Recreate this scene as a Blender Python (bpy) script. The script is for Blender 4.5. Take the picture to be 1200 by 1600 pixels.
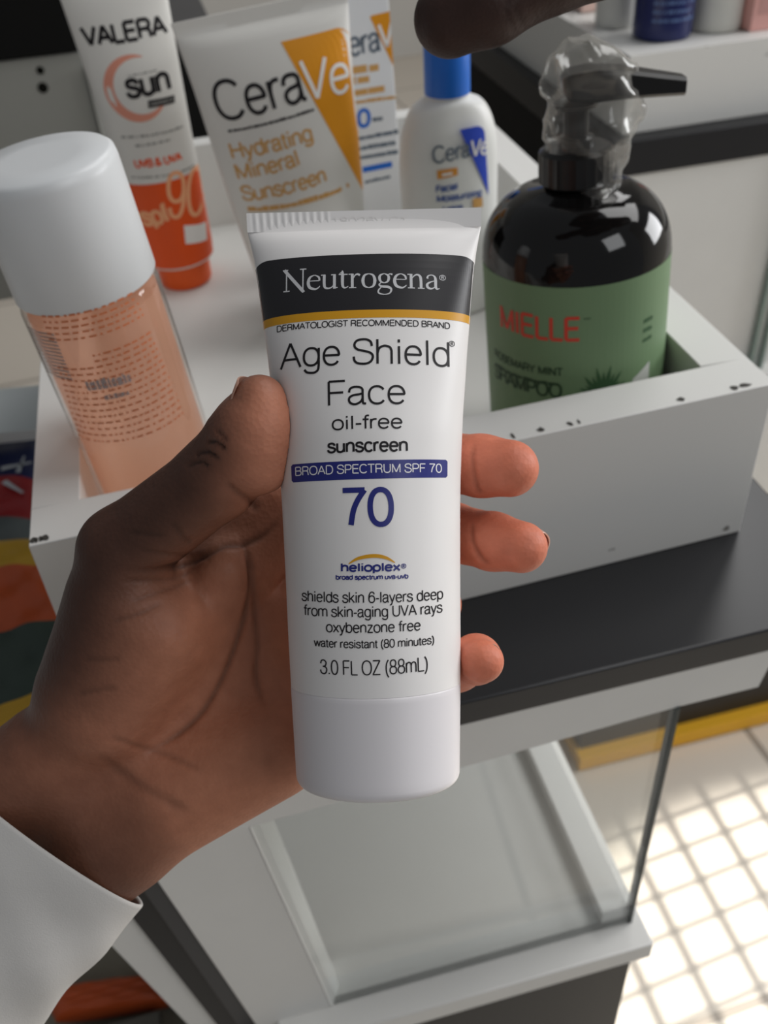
import bpy, bmesh, math, random
import numpy as np
from mathutils import Vector, Matrix

random.seed(7)
rng = np.random.default_rng(7)
for o in list(bpy.data.objects):
    bpy.data.objects.remove(o)
SC = bpy.context.scene
COL = SC.collection
pi = math.pi

# ------------------------------------------------------------------ camera
H = 1.05                       # camera height above the shop floor
F = 1480.0                     # focal length in pixels of a 1200 x 1600 frame
pitch, roll, yaw = (math.radians(a) for a in (39.85, 4.2, 11.35))


def cam_axes():
    cy, sy, cp, sp, cr, sr = math.cos(yaw), math.sin(yaw), math.cos(pitch), math.sin(pitch), math.cos(roll), math.sin(roll)
    fwd = np.array([sy * cp, cy * cp, -sp])
    right = np.array([cy, -sy, 0.0])
    down = np.cross(fwd, right)
    return np.array([cr * right + sr * down, -sr * right + cr * down, fwd])


R = cam_axes()
CAM = np.array([0, 0, H])
cd = bpy.data.cameras.new('camera')
cam = bpy.data.objects.new('camera', cd)
COL.objects.link(cam)
cam.matrix_world = Matrix(((R[0][0], -R[1][0], -R[2][0], 0), (R[0][1], -R[1][1], -R[2][1], 0),
                           (R[0][2], -R[1][2], -R[2][2], H), (0, 0, 0, 1)))
cd.sensor_width = 36
cd.lens = F / 1600 * 36
cd.clip_start = 0.01
cd.dof.use_dof = True
cd.dof.focus_distance = 0.205
cd.dof.aperture_fstop = 20
SC.camera = cam

# ------------------------------------------------------------------ light
vs = SC.view_settings
vs.view_transform = 'Standard'
vs.look = 'None'
vs.gamma = 1
vs.use_curve_mapping = False
vs.exposure = -0.12
SC.cycles.max_bounces = 10
SC.cycles.transparent_max_bounces = 16
SC.cycles.caustics_reflective = False
SC.cycles.caustics_refractive = False
wd = bpy.data.worlds.new('world')
SC.world = wd
wd.use_nodes = True
wd.node_tree.nodes['Background'].inputs[0].default_value = (0.93, 0.96, 1.0, 1)
wd.node_tree.nodes['Background'].inputs[1].default_value = 0.19


def area(name, loc, target, size, power, color=(1, 1, 1), size_y=None):
    l = bpy.data.lights.new(name, 'AREA')
    l.energy = power
    l.color = color
    l.size = size
    if size_y:
        l.shape = 'RECTANGLE'
        l.size_y = size_y
    o = bpy.data.objects.new(name, l)
    COL.objects.link(o)
    o.location = loc
    o.rotation_euler = (Vector(target) - Vector(loc)).to_track_quat('-Z', 'Y').to_euler()
    return o


area('ceiling_light_panel', (1.45, 0.6, 2.6), (0.25, 0.35, 0.6), 1.2, 22, (1.0, 0.99, 0.98))
area('added_sheen_light', (1.35, 2.1, 2.55), (1.0, 1.6, 0), 1.0, 14, (1.0, 0.99, 0.98))  # added unseen light, mirrored as grey sheen in the black worktop
area('added_front_fill', (1.0, -1.15, 2.1), (0.15, 0.35, 0.6), 0.8, 8.5, (0.97, 0.985, 1.0), 0.8)  # added fill light for front faces and case interior, not a known source
area('window_daylight', (2.5, 0.45, 1.35), (0.2, 0.3, 0.7), 1.1, 36, (0.98, 0.985, 1.0), 1.0)
sp = bpy.data.lights.new('window_sun', 'SPOT')
sp.energy = 30000
sp.color = (1, 0.97, 0.9)
sp.spot_size = math.radians(2.0)
sp.spot_blend = 0.4
sp.shadow_soft_size = 0.018
so = bpy.data.objects.new('window_sun', sp)
COL.objects.link(so)
so.location = (11.5, 1.55, 12.0)
so.rotation_euler = (Vector((0.50, 0.31, 0)) - Vector(so.location)).to_track_quat('-Z', 'Y').to_euler()


# ------------------------------------------------------------------ helpers
def ray(px, py):
    return R.T @ np.array([(px - 600) / F, (py - 800) / F, 1.0])


def at(px, py, d):
    return CAM + ray(px, py) * d


def onz(px, py, z):
    r = ray(px, py)
    return CAM + r * ((z - H) / r[2])


def ony(px, py, y):
    r = ray(px, py)
    return CAM + r * (y / r[1])


def srgb(r, g, b):
    def f(c):
        c /= 255
        return c / 12.92 if c <= 0.04045 else ((c + 0.055) / 1.055) ** 2.4
    return (f(r), f(g), f(b), 1)


def nodes(name):
    m = bpy.data.materials.new(name)
    m.use_nodes = True
    nt = m.node_tree
    return m, nt, nt.nodes['Principled BSDF']


def mat(name, rgb, rough=0.5, spec=0.5, metal=0.0, noise=0.0, scale=40, trans=0.0, ior=1.45, bump=0.0, coat=0.0, sss=0.0):
    m, nt, p = nodes(name)
    c = srgb(*rgb)
    p.inputs['Base Color'].default_value = c
    p.inputs['Roughness'].default_value = rough
    p.inputs['Specular IOR Level'].default_value = spec
    p.inputs['Metallic'].default_value = metal
    p.inputs['Transmission Weight'].default_value = trans
    p.inputs['IOR'].default_value = ior
    p.inputs['Coat Weight'].default_value = coat
    if sss:
        p.inputs['Subsurface Weight'].default_value = sss
        p.inputs['Subsurface Scale'].default_value = 0.002
    if noise or bump:
        tc = nt.nodes.new('ShaderNodeTexCoord')
        n = nt.nodes.new('ShaderNodeTexNoise')
        n.inputs['Scale'].default_value = scale
        n.inputs['Detail'].default_value = 6
        nt.links.new(tc.outputs['Object'], n.inputs['Vector'])
        if noise:
            mx = nt.nodes.new('ShaderNodeMix')
            mx.data_type = 'RGBA'
            mx.inputs['A'].default_value = tuple(max(0, v * (1 - noise)) for v in c[:3]) + (1,)
            mx.inputs['B'].default_value = tuple(min(1, v * (1 + noise)) for v in c[:3]) + (1,)
            nt.links.new(n.outputs['Fac'], mx.inputs['Factor'])
            nt.links.new(mx.outputs['Result'], p.inputs['Base Color'])
        if bump:
            b = nt.nodes.new('ShaderNodeBump')
            b.inputs['Strength'].default_value = bump
            b.inputs['Distance'].default_value = 0.001
            nt.links.new(n.outputs['Fac'], b.inputs['Height'])
            nt.links.new(b.outputs['Normal'], p.inputs['Normal'])
    return m


class MB:
    def __init__(s):
        s.v, s.f, s.m = [], [], []

    def add(s, verts, faces, mi=0):
        n = len(s.v)
        s.v += [tuple(map(float, p)) for p in verts]
        s.f += [tuple(n + i for i in fc) for fc in faces]
        s.m += [mi] * len(faces)
        return s

    def box(s, x0, x1, y0, y1, z0, z1, mi=0):
        return s.hexa([(x0, y0, z0), (x1, y0, z0), (x1, y1, z0), (x0, y1, z0), (x0, y0, z1), (x1, y0, z1), (x1, y1, z1), (x0, y1, z1)], mi)

    def hexa(s, p, mi=0):
        return s.add(p, [(0, 3, 2, 1), (4, 5, 6, 7), (0, 1, 5, 4), (1, 2, 6, 5), (2, 3, 7, 6), (3, 0, 4, 7)], mi)

    def prism(s, poly, d, mi=0):
        """poly: list of 3-d points, d: extrusion vector"""
        n = len(poly)
        P = [np.array(p, float) for p in poly]
        Q = [p + np.array(d) for p in P]
        return s.add(P + Q, [tuple(range(n)), tuple(range(2 * n - 1, n - 1, -1))] + [(i, i + n, (i + 1) % n + n, (i + 1) % n) for i in range(n)], mi)

    def rings(s, rings, mi=0, closed=True, cap0=True, cap1=True):
        n = len(rings[0])
        v = [p for r in rings for p in r]
        f = []
        k = n if closed else n - 1
        for i in range(len(rings) - 1):
            for j in range(k):
                f.append((i * n + j, i * n + (j + 1) % n, (i + 1) * n + (j + 1) % n, (i + 1) * n + j))
        if closed and cap0:
            f.append(tuple(range(n - 1, -1, -1)))
        if closed and cap1:
            f.append(tuple(range((len(rings) - 1) * n, len(rings) * n)))
        return s.add(v, f, mi)

    def lathe(s, prof, n=64, mi=0, c=(0, 0), cap0=True, cap1=True):
        return s.rings([[(c[0] + r * math.cos(2 * pi * j / n), c[1] + r * math.sin(2 * pi * j / n), z) for j in range(n)] for r, z in prof], mi, True, cap0, cap1)

    def build(s, name, mats, parent=None, smooth=35, bevel=0.0, loc=None, fix=True, segs=2):
        me = bpy.data.meshes.new(name)
        V = np.array(s.v)
        if loc is not None:
            V = V - np.array(loc)
        me.from_pydata(V.tolist(), [], s.f)
        for m in (mats if isinstance(mats, (list, tuple)) else [mats]):
            me.materials.append(m)
        me.polygons.foreach_set('material_index', s.m)
        if fix:
            bm = bmesh.new()
            bm.from_mesh(me)
            bmesh.ops.recalc_face_normals(bm, faces=bm.faces)
            bm.to_mesh(me)
            bm.free()
        if smooth:
            me.polygons.foreach_set('use_smooth', [True] * len(me.polygons))
            me.set_sharp_from_angle(angle=math.radians(smooth))
        o = bpy.data.objects.new(name, me)
        COL.objects.link(o)
        if loc is not None:
            o.location = tuple(loc)
        if parent is not None:
            o.parent = parent
        if bevel:
            b = o.modifiers.new('bevel', 'BEVEL')
            b.width = bevel
            b.segments = segs
            b.limit_method = 'ANGLE'
            b.angle_limit = math.radians(40)
        return o


def tag(o, label=None, cat=None, group=None, kind=None):
    for k, v in (('label', label), ('category', cat), ('group', group), ('kind', kind)):
        if v:
            o[k] = v
    return o


def empty(name, loc, label, cat, group=None, rot=(0, 0, 0)):
    o = bpy.data.objects.new(name, None)
    COL.objects.link(o)
    o.location = tuple(loc)
    o.rotation_euler = rot
    o.empty_display_size = 0.02
    return tag(o, label, cat, group)


def interp(keys, x):
    ks = np.array(keys, float)
    return np.interp(x, ks[:, 0], ks[:, 1])


RG = '\u00ae'


# ---- own sans lettering: every character is a set of pen strokes (capital height 1)
def A_(cx, cy, rx, ry, d0, d1, n=14, e=2.25):
    out = []
    for t in np.linspace(math.radians(d0), math.radians(d1), n):
        c, s = math.cos(t), math.sin(t)
        out.append((cx + rx * math.copysign(abs(c) ** (2 / e), c), cy + ry * math.copysign(abs(s) ** (2 / e), s)))
    return out


def C_(*pts, n=6):
    P = np.array(pts, float)
    k = len(P)
    out = []
    for i in range(k - 1):
        a, b, c, d = P[max(i - 1, 0)], P[i], P[i + 1], P[min(i + 2, k - 1)]
        for t in np.linspace(0, 1, n, endpoint=False):
            out.append(tuple(0.5 * ((2 * b) + (c - a) * t + (2 * a - 5 * b + 4 * c - d) * t * t + (3 * b - a - 3 * c + d) * t ** 3)))
    return out + [tuple(P[-1])]


XH = .73
SF = {
    'A': (.86, [[(.04, 0), (.43, 1)], [(.43, 1), (.82, 0)], [(.17, .34), (.69, .34)]]),
    'B': (.86, [[(.12, 0), (.12, 1)], [(.12, 1), (.5, 1)] + A_(.5, .765, .24, .235, 90, -90) + [(.12, .53)], [(.5, .53)] + A_(.52, .265, .27, .265, 90, -90) + [(.12, 0)]]),
    'C': (.92, [A_(.49, .5, .4, .5, 38, 322, 30)]),
    'D': (.92, [[(.12, 0), (.12, 1)], [(.12, 1), (.42, 1)] + A_(.42, .5, .4, .5, 90, -90, 22) + [(.12, 0)]]),
    'E': (.8, [[(.12, 0), (.12, 1)], [(.12, 1), (.74, 1)], [(.12, .53), (.69, .53)], [(.12, 0), (.75, 0)]]),
    'F': (.75, [[(.12, 0), (.12, 1)], [(.12, 1), (.7, 1)], [(.12, .52), (.63, .52)]]),
    'G': (.98, [A_(.49, .5, .41, .5, 40, 345, 30) + [(.88, .5)], [(.52, .5), (.89, .5)], [(.89, .5), (.89, .05)]]),
    'H': (.92, [[(.12, 0), (.12, 1)], [(.8, 0), (.8, 1)], [(.12, .53), (.8, .53)]]),
    'I': (.32, [[(.16, 0), (.16, 1)]]),
    'L': (.7, [[(.12, 1), (.12, 0)], [(.12, 0), (.68, 0)]]),
    'M': (1.06, [[(.12, 0), (.12, 1)], [(.12, 1), (.53, .04)], [(.53, .04), (.94, 1)], [(.94, 1), (.94, 0)]]),
    'N': (.92, [[(.12, 0), (.12, 1)], [(.12, 1), (.8, 0)], [(.8, 0), (.8, 1)]]),
    'O': (1.0, [A_(.5, .5, .42, .5, 90, 450, 36)]),
    'P': (.82, [[(.12, 0), (.12, 1)], [(.12, 1), (.48, 1)] + A_(.48, .72, .27, .28, 90, -90) + [(.12, .44)]]),
    'R': (.88, [[(.12, 0), (.12, 1)], [(.12, 1), (.5, 1)] + A_(.5, .745, .26, .255, 90, -90) + [(.12, .49)], C_((.48, .49), (.68, .43), (.74, .26), (.76, .08), (.81, 0))]),
    'S': (.84, [C_((.74, .72), (.7, .89), (.57, .985), (.4, 1), (.22, .96), (.12, .84), (.12, .7), (.22, .59), (.42, .53), (.62, .475), (.74, .39), (.77, .26), (.7, .1), (.56, .015), (.4, 0), (.22, .03), (.11, .13), (.08, .3))]),
    'T': (.8, [[(.03, 1), (.77, 1)], [(.4, 1), (.4, 0)]]),
    'U': (.92, [[(.12, 1), (.12, .36)] + A_(.46, .36, .34, .36, 180, 360, 20) + [(.8, 1)]]),
    'V': (.84, [[(.04, 1), (.42, 0)], [(.42, 0), (.8, 1)]]),
    'Z': (.8, [[(.08, 1), (.73, 1)], [(.73, 1), (.06, 0)], [(.06, 0), (.75, 0)]]),
    'Y': (.84, [[(.04, 1), (.42, .42)], [(.8, 1), (.42, .42)], [(.42, .42), (.42, 0)]]),
    'a': (.71, [C_((.09, .5), (.12, .64), (.22, .715), (.34, .73), (.48, .705), (.56, .62), (.565, .5)) + [(.565, .12)] + C_((.565, .12), (.585, .03), (.68, .015)), C_((.56, .44), (.44, .41), (.26, .385), (.12, .31), (.08, .19), (.13, .06), (.27, 0), (.41, .04), (.52, .14), (.565, .27))]),
    'b': (.75, [[(.1, 1), (.1, 0)], A_(.38, .365, .28, .365, 180, -180, 28)]),
    'c': (.68, [A_(.36, .365, .28, .365, 35, 325, 22)]),
    'd': (.75, [[(.65, 1), (.65, 0)], A_(.37, .365, .28, .365, 0, 360, 28)]),
    'e': (.74, [[(.09, .39), (.65, .39)] + A_(.37, .365, .28, .365, 4, 325, 26)]),
    'f': (.4, [C_((.4, .99), (.28, .99), (.21, .93), (.19, .82)) + [(.19, 0)], [(.03, .7), (.37, .7)]]),
    'g': (.75, [A_(.37, .375, .28, .355, 0, 360, 28), [(.65, .72), (.65, .02)] + C_((.65, .02), (.62, -.17), (.5, -.27), (.35, -.28), (.2, -.24), (.11, -.13))]),
    'h': (.73, [[(.1, 1), (.1, 0)], [(.1, .42)] + C_((.1, .42), (.16, .62), (.28, .71), (.4, .73), (.55, .67), (.61, .53)) + [(.61, 0)]]),
    'i': (.3, [[(.15, .72), (.15, 0)], [(.15, 1), (.15, .87)]]),
    'k': (.66, [[(.1, 1), (.1, 0)], [(.58, .71), (.1, .26)], [(.27, .4), (.61, 0)]]),
    'l': (.3, [[(.15, 1), (.15, 0)]]),
    'm': (1.1, [[(.1, .72), (.1, 0)], C_((.1, .45), (.15, .63), (.26, .71), (.36, .73), (.49, .67), (.55, .53)) + [(.55, 0)], C_((.55, .45), (.6, .63), (.71, .71), (.81, .73), (.94, .67), (1.0, .53)) + [(1.0, 0)]]),
    'n': (.73, [[(.1, .72), (.1, 0)], C_((.1, .42), (.16, .62), (.28, .71), (.4, .73), (.55, .67), (.61, .53)) + [(.61, 0)]]),
    'o': (.75, [A_(.375, .365, .3, .365, 90, 450, 30)]),
    'p': (.75, [[(.1, .72), (.1, -.28)], A_(.38, .365, .28, .365, 180, -180, 28)]),
    'r': (.46, [[(.1, .72), (.1, 0)], C_((.1, .4), (.15, .6), (.26, .7), (.43, .71))]),
    's': (.67, [C_((.57, .53), (.52, .66), (.4, .725), (.28, .725), (.15, .68), (.1, .57), (.15, .46), (.32, .395), (.48, .34), (.58, .27), (.58, .14), (.48, .03), (.33, 0), (.17, .03), (.08, .12), (.07, .22))]),
    't': (.4, [[(.18, .93), (.18, .13)] + C_((.18, .13), (.2, .04), (.27, .01), (.37, .02)), [(.03, .7), (.36, .7)]]),
    'u': (.73, [[(.1, .72), (.1, .2)] + C_((.1, .2), (.15, .06), (.3, 0), (.42, .02), (.55, .1), (.61, .28)), [(.61, .72), (.61, 0)]]),
    'v': (.66, [[(.05, .72), (.33, 0)], [(.33, 0), (.61, .72)]]),
    'w': (.98, [[(.05, .72), (.27, 0)], [(.27, 0), (.49, .72)], [(.49, .72), (.71, 0)], [(.71, 0), (.93, .72)]]),
    'x': (.66, [[(.06, .72), (.6, 0)], [(.6, .72), (.06, 0)]]),
    'y': (.66, [[(.05, .72), (.33, .02)], [(.61, .72), (.33, .02)] + C_((.33, .02), (.27, -.16), (.2, -.25), (.07, -.26))]),
    'z': (.66, [[(.08, .72), (.57, .72)], [(.57, .72), (.07, 0)], [(.07, 0), (.6, 0)]]),
    '0': (.76, [A_(.38, .5, .3, .5, 90, 450, 34)]),
    '1': (.76, [[(.2, .8), (.42, .98)], [(.42, 1), (.42, 0)]]),
    '2': (.76, [C_((.1, .68), (.14, .88), (.28, .99), (.45, .99), (.62, .9), (.66, .73), (.58, .57), (.4, .43), (.2, .27), (.09, .0)), [(.09, 0), (.68, 0)]]),
    '3': (.76, [C_((.1, .74), (.16, .92), (.3, 1), (.46, .98), (.6, .88), (.62, .74), (.54, .59), (.38, .54), (.3, .54)), C_((.36, .54), (.55, .5), (.66, .38), (.66, .22), (.56, .06), (.38, 0), (.2, .04), (.1, .14), (.07, .28))]),
    '5': (.76, [[(.62, 1), (.19, 1)], [(.19, 1), (.12, .47)], C_((.12, .47), (.25, .59), (.4, .62), (.58, .54), (.67, .36), (.6, .13), (.44, .01), (.28, 0), (.14, .08), (.07, .24))]),
    '6': (.76, [A_(.385, .32, .29, .32, 0, 360, 26), C_((.64, .78), (.57, .94), (.42, 1), (.26, .95), (.14, .76), (.09, .5), (.1, .3))]),
    '7': (.76, [[(.06, 1), (.69, 1)], C_((.69, 1), (.5, .73), (.36, .42), (.28, 0))]),
    '8': (.76, [A_(.38, .76, .25, .24, 90, 450, 26), A_(.38, .26, .3, .26, 90, 450, 28)]),
    '9': (.76, [A_(.375, .68, .29, .32, 0, 360, 26), C_((.12, .22), (.19, .06), (.34, 0), (.5, .05), (.62, .24), (.67, .5), (.66, .7))]),
    '-': (.42, [[(.05, .36), (.37, .36)]]), '.': (.3, [[(.15, 0), (.15, .09)]]),
    '(': (.42, [C_((.36, 1.02), (.2, .78), (.14, .4), (.2, .02), (.36, -.24))]), ')': (.42, [C_((.06, 1.02), (.22, .78), (.28, .4), (.22, .02), (.06, -.24))]),
    '&': (.92, [C_((.86, .0), (.6, .3), (.3, .66), (.26, .86), (.38, 1), (.52, .95), (.55, .8), (.42, .64), (.2, .5), (.1, .3), (.14, .1), (.32, 0), (.52, .04), (.7, .22), (.78, .46))]),
    '+': (.76, [[(.08, .36), (.68, .36)], [(.38, .66), (.38, .06)]]),
    RG: (.8, [A_(.4, .5, .38, .46, 90, 450, 26), [(.28, .25), (.28, .75)], [(.28, .75), (.42, .75)] + A_(.42, .63, .12, .12, 90, -90, 8) + [(.28, .51)], [(.42, .5), (.54, .25)]]),
    ' ': (.36, []),
}


def layout(s, track=0.0):
    x, out = 0.0, []
    for c in s:
        w_, st = SF[c]
        out += [[(x + p[0], p[1]) for p in q] for q in st]
        x += w_ + track
    return out, x - track


def strips(q, wt):
    """pen path -> left and right outline"""
    P = np.array(q, float)
    keep = [0] + [i for i in range(1, len(P)) if np.linalg.norm(P[i] - P[i - 1]) > 1e-5]
    P = P[keep]
    T = np.gradient(P, axis=0) if len(P) > 2 else np.array([P[1] - P[0]] * 2)
    if len(P) > 2 and np.linalg.norm(P[0] - P[-1]) < 1e-4:
        T[0] = T[-1] = P[1] - P[-2]
    T /= np.linalg.norm(T, axis=1)[:, None] + 1e-12
    N = np.stack([-T[:, 1], T[:, 0]], 1) * wt / 2
    return P + N, P - N


def put_text(mb, s, p0, p1, cap, surf, mi, wt=0.12, track=0.0, step=0.001):
    qs, w_ = layout(s, track)
    ink = [p[0] for q in qs for p in q]
    xa, xb = min(ink) - wt * .4, max(ink) + wt * .4
    p0, p1 = np.array(p0, float), np.array(p1, float)
    e = p1 - p0
    L = np.linalg.norm(e)
    e /= L
    up = np.array([-e[1], e[0]])
    kx, ky = L / (xb - xa), cap
    for q in qs:
        # pen keeps its width although the line is fitted to a length
        Q = [(p[0] * kx, (wt / 2 + p[1] * (1 - wt)) * ky) for p in q]
        D = [Q[0]]
        for a, b in zip(Q[:-1], Q[1:]):
            k = max(1, int(math.hypot(b[0] - a[0], b[1] - a[1]) / step))
            D += [(a[0] + (b[0] - a[0]) * t / k, a[1] + (b[1] - a[1]) * t / k) for t in range(1, k + 1)]
        A, B = strips(D, wt * cap)
        A = A - (xa * kx, 0)
        B = B - (xa * kx, 0)
        pts = [p0 + e * p[0] + up * p[1] for p in A] + [p0 + e * p[0] + up * p[1] for p in B]
        n = len(A)
        mb.add([surf(*p) for p in pts], [(i, i + 1, n + i + 1, n + i) for i in range(n - 1)], mi)


def put_poly(mb, poly, surf, mi, nx=16):
    """filled convex-in-x outline given as (u, top v, bottom v) columns"""
    for a, b in zip(poly[:-1], poly[1:]):
        for k in range(4):
            q = [(a[0], a[1] + (a[2] - a[1]) * k / 4), (b[0], b[1] + (b[2] - b[1]) * k / 4), (b[0], b[1] + (b[2] - b[1]) * (k + 1) / 4), (a[0], a[1] + (a[2] - a[1]) * (k + 1) / 4)]
            mb.add([surf(u, v) for u, v in q], [(0, 1, 2, 3)], mi)


def put_quad(mb, q, surf, mi, n=10):
    q = [np.array(p, float) for p in q]
    for i in range(n):
        for j in range(n):
            c = []
            for a, b in ((i, j), (i + 1, j), (i + 1, j + 1), (i, j + 1)):
                s, t = a / n, b / n
                c.append((q[0] * (1 - s) + q[1] * s) * (1 - t) + (q[3] * (1 - s) + q[2] * s) * t)
            mb.add([surf(u, v) for u, v in c], [(0, 1, 2, 3)], mi)


def put_stroke(mb, pts, surf, mi, n=10):
    """pts: (u, v, width) control points of a smooth variable-width pen stroke"""
    P = np.array(pts, float)
    k = len(P)
    out = []
    for i in range(k - 1):
        a, b, c, d = P[max(i - 1, 0)], P[i], P[i + 1], P[min(i + 2, k - 1)]
        for t in np.linspace(0, 1, n, endpoint=False):
            out.append(0.5 * ((2 * b) + (c - a) * t + (2 * a - 5 * b + 4 * c - d) * t * t + (3 * b - a - 3 * c + d) * t ** 3))
    out.append(P[-1])
    out = np.array(out)
    T = np.gradient(out[:, :2], axis=0)
    T /= np.linalg.norm(T, axis=1)[:, None] + 1e-12
    N = np.stack([-T[:, 1], T[:, 0]], 1) * out[:, 2:3] / 2
    A, B = out[:, :2] + N, out[:, :2] - N
    m = len(out)
    mb.add([surf(*p) for p in A] + [surf(*p) for p in B], [(i, i + 1, m + i + 1, m + i) for i in range(m - 1)], mi)


# ---- tubes of cream: flat crimp at the top, round cap at the bottom
class Tube:
    def __init__(s, L, akeys, rcap, crimp, per0):
        s.L, s.ak, s.rc, s.crimp, s.per0 = L, akeys, rcap, crimp, per0
        s.vs = np.linspace(0, L, 160)
        s.bs = np.array([s._b(v) for v in s.vs])

    def a(s, v):
        return float(interp(s.ak, v))

    def _b(s, v):
        a = s.a(v)
        if v < s.crimp:
            return 0.0006
        t = (v - s.crimp) / (s.L - s.crimp)
        per = s.per0 + (2 * pi * s.rc * 1.0 - s.per0) * min(1, t * 2.2)
        per = max(per, 4.0 * a + 0.0004)
        lo, hi = 0.0004, a
        for _ in range(40):
            b = (lo + hi) / 2
            if pi * (3 * (a + b) - math.sqrt((3 * a + b) * (a + 3 * b))) < per:
                lo = b
            else:
                hi = b
        k = min(1, max(0, (v / s.L - .55) / .4))
        k = k * k * (3 - 2 * k)
        return max(lo * (1 - k) + a * k, 0.0006)

    def b(s, v):
        return float(np.interp(v, s.vs, s.bs))

    def smooth(s):
        for _ in range(6):
            c = s.bs.copy()
            c[1:-1] = (s.bs[:-2] + 2 * s.bs[1:-1] + s.bs[2:]) / 4
            c[s.vs < s.crimp] = 0.0006
            s.bs = c
        return s

    def ring(s, v, n=72, grow=0.0):
        a, b = s.a(v) + grow, s.b(v) + grow
        return [(a * math.cos(2 * pi * j / n), -b * math.sin(2 * pi * j / n), -v) for j in range(n)]

    def surf(s, lift=0.00012):
        """local frame: x right, y away from the viewer, z up; v measured upward as negative distance from the top"""
        def f(u, v):
            d = -v
            a, b = s.a(d), s.b(d)
            t = max(-0.9999, min(0.9999, u / a))
            w = math.sqrt(1 - t * t)
            nx, ny = t / a, w / b
            l = math.hypot(nx, ny)
            return (a * t + lift * nx / l, -b * w - lift * ny / l, v)
        return f


WHITE_PLASTIC = mat('white_plastic', (236, 233, 231), 0.38, 0.4, sss=0.0)
INK = mat('black_ink', (30, 27, 30), 0.5, 0.3)

# ------------------------------------------------------------------ shop materials
M_white_paint = mat('white_gloss_paint', (226, 225, 221), 0.42, 0.4, noise=0.04, scale=30)
M_black_lam = mat('black_laminate', (36, 36, 38), 0.28, 0.5)
M_black_edge = mat('black_edging', (34, 34, 36), 0.45, 0.35)
M_edge_worn = mat('worn_paint', (70, 68, 64), 0.7, 0.3)


def glass_mat(name, tint, refl=0.04, rough=0.03):
    m, nt, p = nodes(name)
    nt.nodes.remove(p)
    out = nt.nodes['Material Output']
    t = nt.nodes.new('ShaderNodeBsdfTransparent')
    t.inputs[0].default_value = tint
    g = nt.nodes.new('ShaderNodeBsdfGlossy')
    g.inputs['Roughness'].default_value = rough
    lw = nt.nodes.new('ShaderNodeLayerWeight')
    lw.inputs['Blend'].default_value = 0.5
    pw = nt.nodes.new('ShaderNodeMath')
    pw.operation = 'POWER'
    pw.inputs[1].default_value = 4.0
    fr = nt.nodes.new('ShaderNodeMath')
    fr.operation = 'ADD'
    fr.inputs[1].default_value = refl
    nt.links.new(lw.outputs['Facing'], pw.inputs[0])
    nt.links.new(pw.outputs[0], fr.inputs[0])
    mx = nt.nodes.new('ShaderNodeMixShader')
    nt.links.new(fr.outputs[0], mx.inputs[0])
    nt.links.new(t.outputs[0], mx.inputs[1])
    nt.links.new(g.outputs[0], mx.inputs[2])
    nt.links.new(mx.outputs[0], out.inputs[0])
    return m


M_glass = glass_mat('clear_glass', (0.972, 0.985, 0.98, 1))
M_glass_edge = mat('glass_edge', (38, 48, 46), 0.2, 0.5)

# ------------------------------------------------------------------ floor and walls
mf, nt, p = nodes('floor_tiles')
tc = nt.nodes.new('ShaderNodeTexCoord')
mp = nt.nodes.new('ShaderNodeMapping')
mp.inputs['Location'].default_value = (0.17, 0.085, 0)
mp.inputs['Rotation'].default_value = (0, 0, math.radians(-3))
br = nt.nodes.new('ShaderNodeTexBrick')
br.offset = 0.0
br.inputs['Scale'].default_value = 1.0
br.inputs['Brick Width'].default_value = 0.4
br.inputs['Row Height'].default_value = 0.4
br.inputs['Mortar Size'].default_value = 0.005
br.inputs['Color1'].default_value = srgb(220, 210, 196)
br.inputs['Color2'].default_value = srgb(214, 204, 190)
br.inputs['Mortar'].default_value = srgb(160, 150, 138)
nt.links.new(tc.outputs['Object'], mp.inputs['Vector'])
nt.links.new(mp.outputs['Vector'], br.inputs['Vector'])
nt.links.new(br.outputs['Color'], p.inputs['Base Color'])
p.inputs['Roughness'].default_value = 0.3
tag(MB().box(-3, 3, -1.0, 4.0, -0.05, 0).build('floor', mf, smooth=0), 'pale beige glossy floor tiles', 'floor', kind='structure')
M_wall = mat('wall_paint', (205, 203, 198), 0.8, 0.2, noise=0.02, scale=3)
tag(MB().box(-3, 3, 4.0, 4.1, 0, 3.0).build('wall_back', M_wall, smooth=0), kind='structure')
w = MB()
WX0, WX1, wy0, wy1, wz0, wz1 = 2.6, 2.7, -0.05, 1.5, 0.9, 2.8
w.box(WX0, WX1, -1.0, wy0, 0, 3.2).box(WX0, WX1, wy1, 4.0, 0, 3.2).box(WX0, WX1, wy0, wy1, 0, wz0).box(WX0, WX1, wy0, wy1, wz1, 3.2)
tag(w.build('wall_right', M_wall, smooth=0), kind='structure')
w = MB()
nb = 46
for i in range(1, nb):
    y = wy0 + (wy1 - wy0) * i / nb
    w.box(WX0 + .048, WX1 - .048, y - .0021, y + .0021, wz0, wz1)
nb = 38
for i in range(1, nb):
    z = wz0 + (wz1 - wz0) * i / nb
    w.box(WX0 + .048, WX1 - .048, wy0, wy1, z - .0026, z + .0026)
tag(w.build('window_1', mat('window_grille_paint', (60, 60, 58), 0.5), smooth=0), 'dark metal window grille', 'window', kind='structure')

# ------------------------------------------------------------------ display counter in front (all one piece of furniture)
ZC = H - 0.2744          # top of the black counter
YF = 0.209               # its front
ZB = H - 0.487           # top of the base board inside the glass case
ctr = empty('display_counter', (0.05, 0.35, 0), 'white glass-fronted display counter with black worktop under the open white tray', 'counter')
ca = np.array(ctr.location)


def part(mb, name, mats, parent, base, **k):
    o = mb.build(name, mats, parent, loc=None, **k)
    o.matrix_parent_inverse = Matrix.Translation(-Vector(base))
    return o


m = MB().box(-0.062, 0.232, YF, 0.66, ZC - 0.0135, ZC)
part(m, 'countertop', M_black_lam, ctr, ca, bevel=0.001)
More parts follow.
